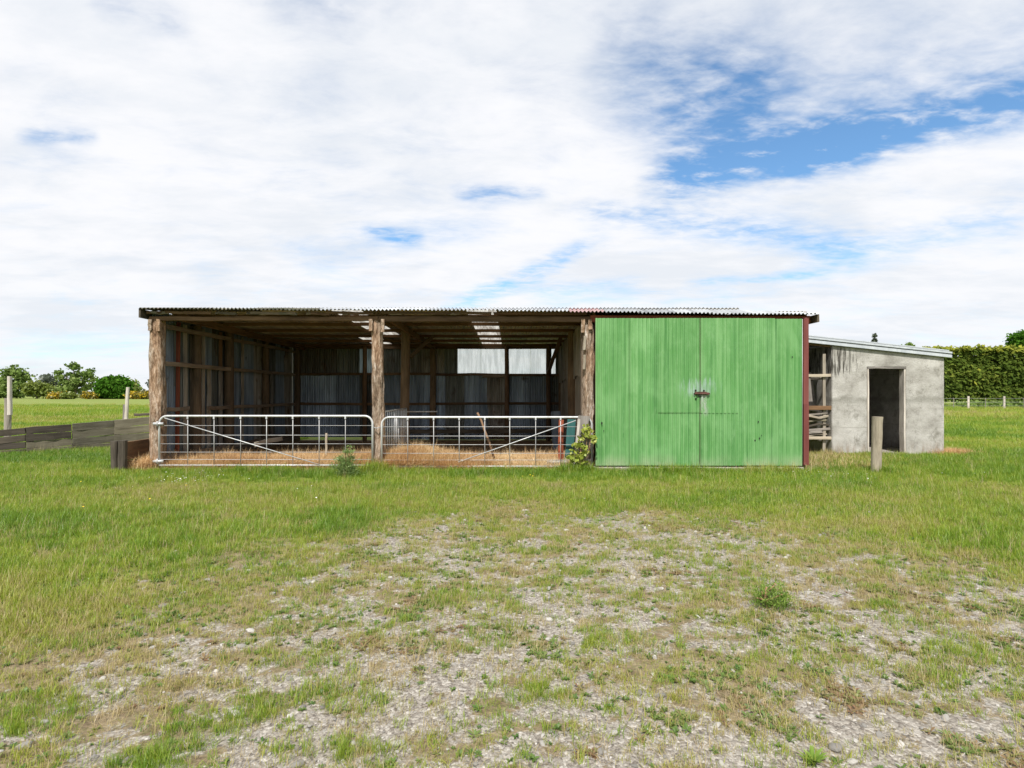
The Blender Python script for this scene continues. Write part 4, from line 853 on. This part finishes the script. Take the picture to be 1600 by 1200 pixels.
# larger stones lying on the yard
def stone_mesh(seed, flat=.45):
    r_ = random.Random(seed); bm = bmesh.new(); bmesh.ops.create_icosphere(bm, subdivisions=2, radius=1)
    ph = r_.random()*90
    for vv in bm.verts:
        q = vv.co; s_ = .78+.5*float(vnoise(np.array([q.x*1.6+ph]), np.array([q.y*1.6+q.z*1.1+ph]))[0]); vv.co = Vector((q.x*s_, q.y*s_*.75, q.z*s_*flat))
    me_ = bpy.data.meshes.new('stone'); bm.to_mesh(me_); bm.free(); me_.materials.append(M['stone']); return me_
for px, py, r, lab in ((1306, 1166, .030, 'pale white stone near the bottom right, largest on the yard'), (482, 911, .034, 'pale flat stone left of centre at the grass edge'), (768, 1086, .014, 'small round white stone in the lower middle of the yard'),
                       (1417, 880, .024, 'flat grey stone at right near the grass edge'), (1330, 1066, .022, 'flat dark-edged stone in the gravel at lower right'), (1368, 958, .015, 'small white stone in reddish weeds at right'), (40, 972, .034, 'pale stone at the left edge of the yard'), (38, 1164, .030, 'grey stone at the bottom left corner')):
    d_ = CAMZ*FPX/(py-HOR); x = PX(px, d_); o = put('stone', stone_mesh(px), (x, d_, float(gz(np.array(x), np.array(d_)))+r*.2)); o.scale = (r, r, r); o.rotation_euler = (0, 0, random.random()*6); tag(o, lab, 'stone', 'larger stones on the yard')

# ---- scattered tufts, stones, straw: point clouds instancing small meshes
def proto_leaves(n, L, w, up, mat):
    V, Fc, S = [], [], []
    for i in range(n):
        a = 2.4*i+random.uniform(-.4, .4); l = L*random.uniform(.5, 1.1); e = up*random.uniform(.2, 1.4); ca, sa = math.cos(a), math.sin(a); k = len(V); s = random.random()
        for t, ww in ((.1, .2), (.55, 1), (1, .15)):
            r_ = l*t*math.cos(e); z = l*t*math.sin(e*(1.2-.6*t)); V += [(ca*r_-sa*w*ww*l, sa*r_+ca*w*ww*l, z+.003), (ca*r_+sa*w*ww*l, sa*r_-ca*w*ww*l, z+.003)]; S += [s, s]
        Fc += [(k, k+1, k+3, k+2), (k+2, k+3, k+5, k+4)]
    me_ = mesh('leaves', V, Fc, mat); at = me_.attributes.new('shade', 'FLOAT', 'POINT'); at.data.foreach_set('value', S); return me_
def proto_col(nm, meshes):
    c_ = bpy.data.collections.new(nm)
    for i, me_ in enumerate(meshes): c_.objects.link(bpy.data.objects.new('%s_%02d' % (nm, i), me_))
    return c_
def scatter(name, P, scl, idx, tint, col, tilt=.12, label=None):
    n = len(P); me_ = bpy.data.meshes.new(name); me_.vertices.add(n); me_.vertices.foreach_set('co', P.astype(np.float32).ravel())
    for nm, tp, key, arr in (('scl', 'FLOAT', 'value', scl), ('tint', 'FLOAT', 'value', tint)):
        at = me_.attributes.new(nm, tp, 'POINT'); at.data.foreach_set(key, np.asarray(arr, np.float32))
    at = me_.attributes.new('idx', 'INT', 'POINT'); at.data.foreach_set('value', np.asarray(idx, np.int32))
    R = np.stack([rng.normal(0, tilt, n), rng.normal(0, tilt, n), rng.uniform(0, 6.283, n)], 1)
    at = me_.attributes.new('rot', 'FLOAT_VECTOR', 'POINT'); at.data.foreach_set('vector', R.astype(np.float32).ravel())
    ng = bpy.data.node_groups.new(name, 'GeometryNodeTree')
    ng.interface.new_socket('Geometry', in_out='INPUT', socket_type='NodeSocketGeometry'); ng.interface.new_socket('Geometry', in_out='OUTPUT', socket_type='NodeSocketGeometry')
    gi = ng.nodes.new('NodeGroupInput'); go = ng.nodes.new('NodeGroupOutput'); ip = ng.nodes.new('GeometryNodeInstanceOnPoints')
    ci = ng.nodes.new('GeometryNodeCollectionInfo'); ci.inputs['Collection'].default_value = col; ci.inputs['Separate Children'].default_value = True; ci.inputs['Reset Children'].default_value = True
    def attr(nm, dt):
        a = ng.nodes.new('GeometryNodeInputNamedAttribute'); a.data_type = dt; a.inputs['Name'].default_value = nm; return a.outputs['Attribute']
    ng.links.new(gi.outputs[0], ip.inputs['Points']); ng.links.new(ci.outputs[0], ip.inputs['Instance']); ip.inputs['Pick Instance'].default_value = True
    ng.links.new(attr('idx', 'INT'), ip.inputs['Instance Index']); ng.links.new(attr('rot', 'FLOAT_VECTOR'), ip.inputs['Rotation']); ng.links.new(attr('scl', 'FLOAT'), ip.inputs['Scale'])
    ng.links.new(ip.outputs[0], go.inputs[0])
    o = put(name, me_, (0, 0, 0)); md = o.modifiers.new('scatter', 'NODES'); md.node_group = ng
    return tag(o, kind='stuff')
def inside(x, y):
    a = (x > XL-.25) & (x < XE+.02) & (y > F-.1) & (y < BACK+.05); b_ = (x > CX0-.03) & (x < CX1+.03) & (y > CY-.03) & (y < CB)
    c_ = (x > XE) & (x < CX0+.1) & (y > CY+.15) & (y < CB)
    d_ = (x > -7.55) & (x < XL) & (y > 10.5) & (y < 15)
    return a | b_ | c_ | d_
def sample(n, y0, y1, xpad=1.0, p=1.0):
    y = y0+(y1-y0)*rng.random(n)**p; half = .98*y+xpad; x = rng.uniform(-1, 1, n)*half
    keep = rng.random(n) < half/(.98*y1+xpad); return x[keep], y[keep]
random.seed(11)
colg = proto_col('grass_tuft', [proto_blades(16, .055, .05, .0035, .55, M['grass']), proto_blades(20, .05, .06, .003, .8, M['grass']), proto_blades(12, .07, .04, .0035, .5, M['grass']),      # 0-2 short
                                proto_blades(26, .13, .07, .005, .38, M['grass']), proto_blades(30, .12, .09, .005, .5, M['grass']), proto_blades(22, .16, .07, .0045, .33, M['grass']),       # 3-5 lawn
                                proto_blades(34, .20, .16, .011, .42, M['grass']), proto_blades(34, .17, .18, .012, .55, M['grass']),                                                          # 6-7 field
                                proto_leaves(9, .05, .16, .5, M['weed']), proto_leaves(14, .035, .22, .7, M['weed']),                                                                         # 8-9 weeds
                                proto_blades(14, .09, .06, .0028, 1.25, M['grass'], curl=.2), proto_blades(7, .27, .05, .0035, .3, M['grass'], curl=.35)])                                                                                               # 10 flattened thatch
Pn, Sn, In, Tn = [], [], [], []
def add(x, y, s, i, t):
    k = ~inside(x, y); x, y, s, i, t = x[k], y[k], s[k], i[k], t[k]
    Pn.append(np.stack([x, y, gz(x, y)], 1)); Sn.append(s); In.append(i); Tn.append(t)
# short worn grass and weeds over the yard
x, y = sample(135000, 1.7, 9.0, .6); g = gravel(x, y); yd_ = yardness(x, y)
k = rng.random(len(x)) < (1-.62*g)*(.3+.7*sstep(.3, .62, fbm(x*2.6+5, y*3.2+1, 3))+.15); x, y, g, yd_ = x[k], y[k], g[k], yd_[k]
ty = rng.random(len(x)); cl_ = fbm(x*1.7+60, y*1.9+33, 4)
i = np.where(ty < .56, rng.integers(0, 3, len(x)), np.where(ty < .63, 8, np.where(ty < .70, 9, 10)))
t = np.clip(.44+1.1*(cl_-.5)+.10*yd_+rng.normal(0, .10, len(x)), .12, .95); t = np.where((ty > .56) & (ty < .70), np.clip(.35+1.3*(cl_-.5)+rng.normal(0, .22, len(x)), 0, 1), t); t = np.where(ty >= .70, np.clip(rng.normal(.82, .12, len(x)), .5, 1), t)
add(x, y, rng.uniform(.5, 1.25, len(x))*(1.05-.3*yd_), i, t)
x, y = sample(120000, 1.7, 8.6, .6); g = gravel(x, y); yd_ = yardness(x, y); pm = fbm(x*4.2+15, y*5.2+77, 3); sp_ = fbm(x*2.3+140, y*2.8+20, 3)
k = (rng.random(len(x)) < sstep(.52, .68, pm)*(.25+.75*yd_)); x, y, sp_, pm = x[k], y[k], sp_[k], pm[k]; n = len(x)
i = np.where(sp_ > .54, 8, np.where(sp_ > .47, 9, rng.integers(0, 3, n))); i = np.where(rng.random(n) < .3, 10, i)
t = np.where(i == 10, rng.normal(.85, .1, n), np.where(i >= 8, np.where(sp_ > .63, rng.normal(.88, .1, n), rng.normal(.42, .16, n)), rng.normal(.30, .12, n)))
add(x, y, rng.uniform(.45, 1.0, n), i, np.clip(t, 0, 1))
for px, py, rr, n, tm in ((235, 1185, .17, 70, .30), (375, 1112, .20, 60, .36), (1385, 945, .10, 26, .28), (850, 1075, .12, 26, .42), (1100, 880, .2, 30, .40), (560, 1170, .2, 40, .40), (930, 1000, .12, 24, .45), (60, 1120, .2, 40, .38), (1500, 1010, .2, 36, .45)):
    d_ = CAMZ*FPX/(py-HOR); q = rng.normal(size=(n, 2))*rr*.5; add(PX(px, d_)+q[:, 0], d_+q[:, 1]*.8, rng.uniform(.22, .5, n), rng.integers(3, 6, n), np.clip(rng.normal(tm-.05, .1, n), 0, 1))
# lawn between yard and shed, thickening outward
x, y = sample(100000, 3.2, 14., 2.0); yd_ = yardness(x, y)
k = rng.random(len(x)) < (1-yd_)**1.3*(.35+.65*sstep(.36, .55, fbm(x*1.3, y*1.3+70, 4))); x, y, yd_ = x[k], y[k], yd_[k]
lush = fbm(x*.55+30, y*.8+12, 4); near_wall = sstep(9.2, 10.4, y)
t = np.clip(.31+1.0*(.5-lush)+.16*yd_-.12*near_wall+rng.normal(0, .11, len(x)), .12, .85)
st_ = rng.random(len(x)) < .05; t = np.where(st_, rng.normal(.75, .1, len(x)), t)
add(x, y, (.36+.46*(1-yd_))*rng.uniform(.6, 1.2, len(x))*(.75+.6*lush), np.where(st_, 11, rng.integers(3, 6, len(x))), t)
# rough field to both sides and beyond
x, y = sample(120000, 11.5, 34., 3.0, 1.6); lush = fbm(x*.3+30, y*.4+12, 4)
k = ((x < -6.8) | (x > 5.8)) & (rng.random(len(x)) < .45*(18/np.maximum(y, 14))); x, y, lush = x[k], y[k], lush[k]
add(x, y, rng.uniform(.4, .85, len(x))*(1+.5*sstep(16, 24, y)), rng.integers(6, 8, len(x)), np.clip(.27+1.2*(.5-lush)+rng.normal(0, .1, len(x))+.10*sstep(20, 34, y), .02, .8))
x, y = sample(60000, 30, 75., 3.0, 1.3); k = ((x < -11) | (x > 19)) & (rng.random(len(x)) < .42*sstep(78, 48, y)); x, y = x[k], y[k]
add(x, y, rng.uniform(.9, 2.0, len(x)), rng.integers(6, 8, len(x)), np.clip(.46+.9*(fbm(x*.15, y*.2)-.5)+rng.normal(0, .1, len(x)), .1, .85))
# taller clumps at the feet of posts, gates and walls
def edge(xa, ya, xb, yb, n, sp, smin, smax, tm):
    q = rng.random(n); x = xa+(xb-xa)*q+rng.normal(0, sp, n); y = ya+(yb-ya)*q+rng.normal(0, sp, n)
    return add(x, y, rng.uniform(smin, smax, n), rng.integers(3, 6, n), np.clip(rng.normal(tm, .12, n), 0, .95))
edge(-6.6, 10.28, 5.6, 10.25, 700, .07, .6, 1.15, .30); edge(-5.2, 10.2, -4.2, 10.2, 90, .12, .9, 1.5, .2); edge(2.3, 10.2, 3.6, 10.2, 90, .09, .9, 1.6, .2); edge(4.4, 10.2, 5.5, 10.2, 80, .09, .9, 1.5, .5); edge(-2.62, 10.3, -2.5, 10.3, 60, .09, 1.2, 2.0, .38); edge(1.0, 10.3, 1.5, 10.3, 60, .08, 1.1, 1.9, .2)
edge(CX0, CY-.14, CX1, CY-.14, 150, .07, .35, .75, .45); edge(5.8, 10.7, 7.6, 12.9, 160, .18, .9, 1.8, .75); edge(-13.5, 12.45, -10.2, 14.5, 500, .12, .6, 1.2, .14); edge(6.9, 10.15, 7.1, 10.2, 60, .12, .9, 1.5, .2)
edge(7.5, 9.6, 13, 12.5, 420, .55, .7, 1.35, .27); edge(-11.5, 10.6, -8.4, 11.4, 300, .4, .6, 1.1, .22); edge(-8.4, 10.3, -7.2, 10.2, 60, .08, .4, .9, .4)
scatter('grass', np.concatenate(Pn), np.concatenate(Sn), np.concatenate(In), np.concatenate(Tn), colg)
# loose stones
cols = proto_col('loose_stone', [stone_mesh(100+i, .5) for i in range(5)])
x, y = sample(42000, 1.7, 8.2, .6); g = gravel(x, y); k = rng.random(len(x)) < .06+.9*g; x, y = x[k], y[k]
s = np.clip(rng.lognormal(math.log(.0058), .62, len(x)), .0025, .030)
scatter('gravel', np.stack([x, y, gz(x, y)+s*.15], 1), s, rng.integers(0, 5, len(x)), rng.random(len(x)), cols, .3)
# straw on the shed floor, thick at the front
colw = proto_col('straw_wisp', [proto_blades(22, .16, .12, .0045, 1.35, M['strawm'], curl=.15), proto_blades(18, .2, .1, .004, 1.15, M['strawm'], curl=.3), proto_blades(14, .26, .05, .004, .6, M['strawm'])])
n = 24000; x = rng.uniform(XL+.2, XR-.1, n); y = F+.03+1.9*rng.random(n)**1.5; x[:7000] = rng.normal(-1.75, .75, 7000); y[:7000] = F+.05+np.abs(rng.normal(.25, .35, 7000)); dens = .35+.65*sstep(.35, .6, fbm(x*1.2+90, y*1.2)); k = rng.random(n) < dens; x, y = x[k], y[k]
bank = .26*np.exp(-((x+1.9)/.75)**2)*np.exp(-((y-F-.45)/.45)**2)+.13*np.exp(-((x+2.95)/.4)**2)*np.exp(-((y-F-.35)/.3)**2)+.05*np.exp(-((y-F-.5)/.6)**2)
z = .02+bank*rng.random(len(x))**.5; i = np.where(rng.random(len(x)) < .12, 2, rng.integers(0, 2, len(x)))
x2 = np.concatenate([rng.uniform(-7.4, -7.0, 500), rng.normal(10.6, .25, 500), rng.uniform(5.8, 7.5, 250)]); y2 = np.concatenate([rng.uniform(10.45, 11.6, 500), rng.normal(13.2, .12, 500), rng.uniform(10.6, 13, 250)]); z2 = np.concatenate([.25*rng.random(500)*sstep(-7.45, -7.05, x2[:500]), .03*rng.random(500), .02*rng.random(250)])
x = np.concatenate([x, x2]); y = np.concatenate([y, y2]); z = np.concatenate([z, z2]); i = np.concatenate([i, rng.integers(0, 2, len(x2))])
scatter('straw', np.stack([x, y, z], 1), rng.uniform(.6, 1.2, len(x)), i, np.clip(rng.normal(.5, .16, len(x))+1.1*(fbm(x*1.3+50, y*1.3)-.5)+.12*(x > -2.6), 0, 1), colw, .15)
# daisies and dandelions
def flower(mat, r):
    bm = bmesh.new(); bmesh.ops.create_cone(bm, cap_ends=True, segments=7, radius1=r*.4, radius2=r, depth=r*.5); bmesh.ops.translate(bm, verts=bm.verts, vec=(0, 0, .07)); me_ = bpy.data.meshes.new('flower'); bm.to_mesh(me_); bm.free(); me_.materials.append(mat); return me_
colf = proto_col('flower_head', [flower(M['petal'], .012), flower(M['petal_y'], .013)])
x = np.concatenate([rng.normal(-5.6, .45, 110), rng.normal(5.6, .6, 60), rng.uniform(-9, 9, 80), rng.normal(.6, .3, 14)]); y = np.concatenate([rng.normal(9.4, .35, 110), rng.normal(9.9, .4, 60), rng.uniform(6.5, 10, 80), rng.normal(9.8, .15, 14)])
i = np.concatenate([np.zeros(170), (rng.random(80) < .3), np.ones(14)]).astype(int); k = ~inside(x, y) & (yardness(x, y) < .6); x, y, i = x[k], y[k], i[k]
scatter('wild_flowers', np.stack([x, y, gz(x, y)+rng.uniform(-.01, .05, len(x))], 1), rng.uniform(.4, .9, len(x)), i, rng.random(len(x)), colf, .3)
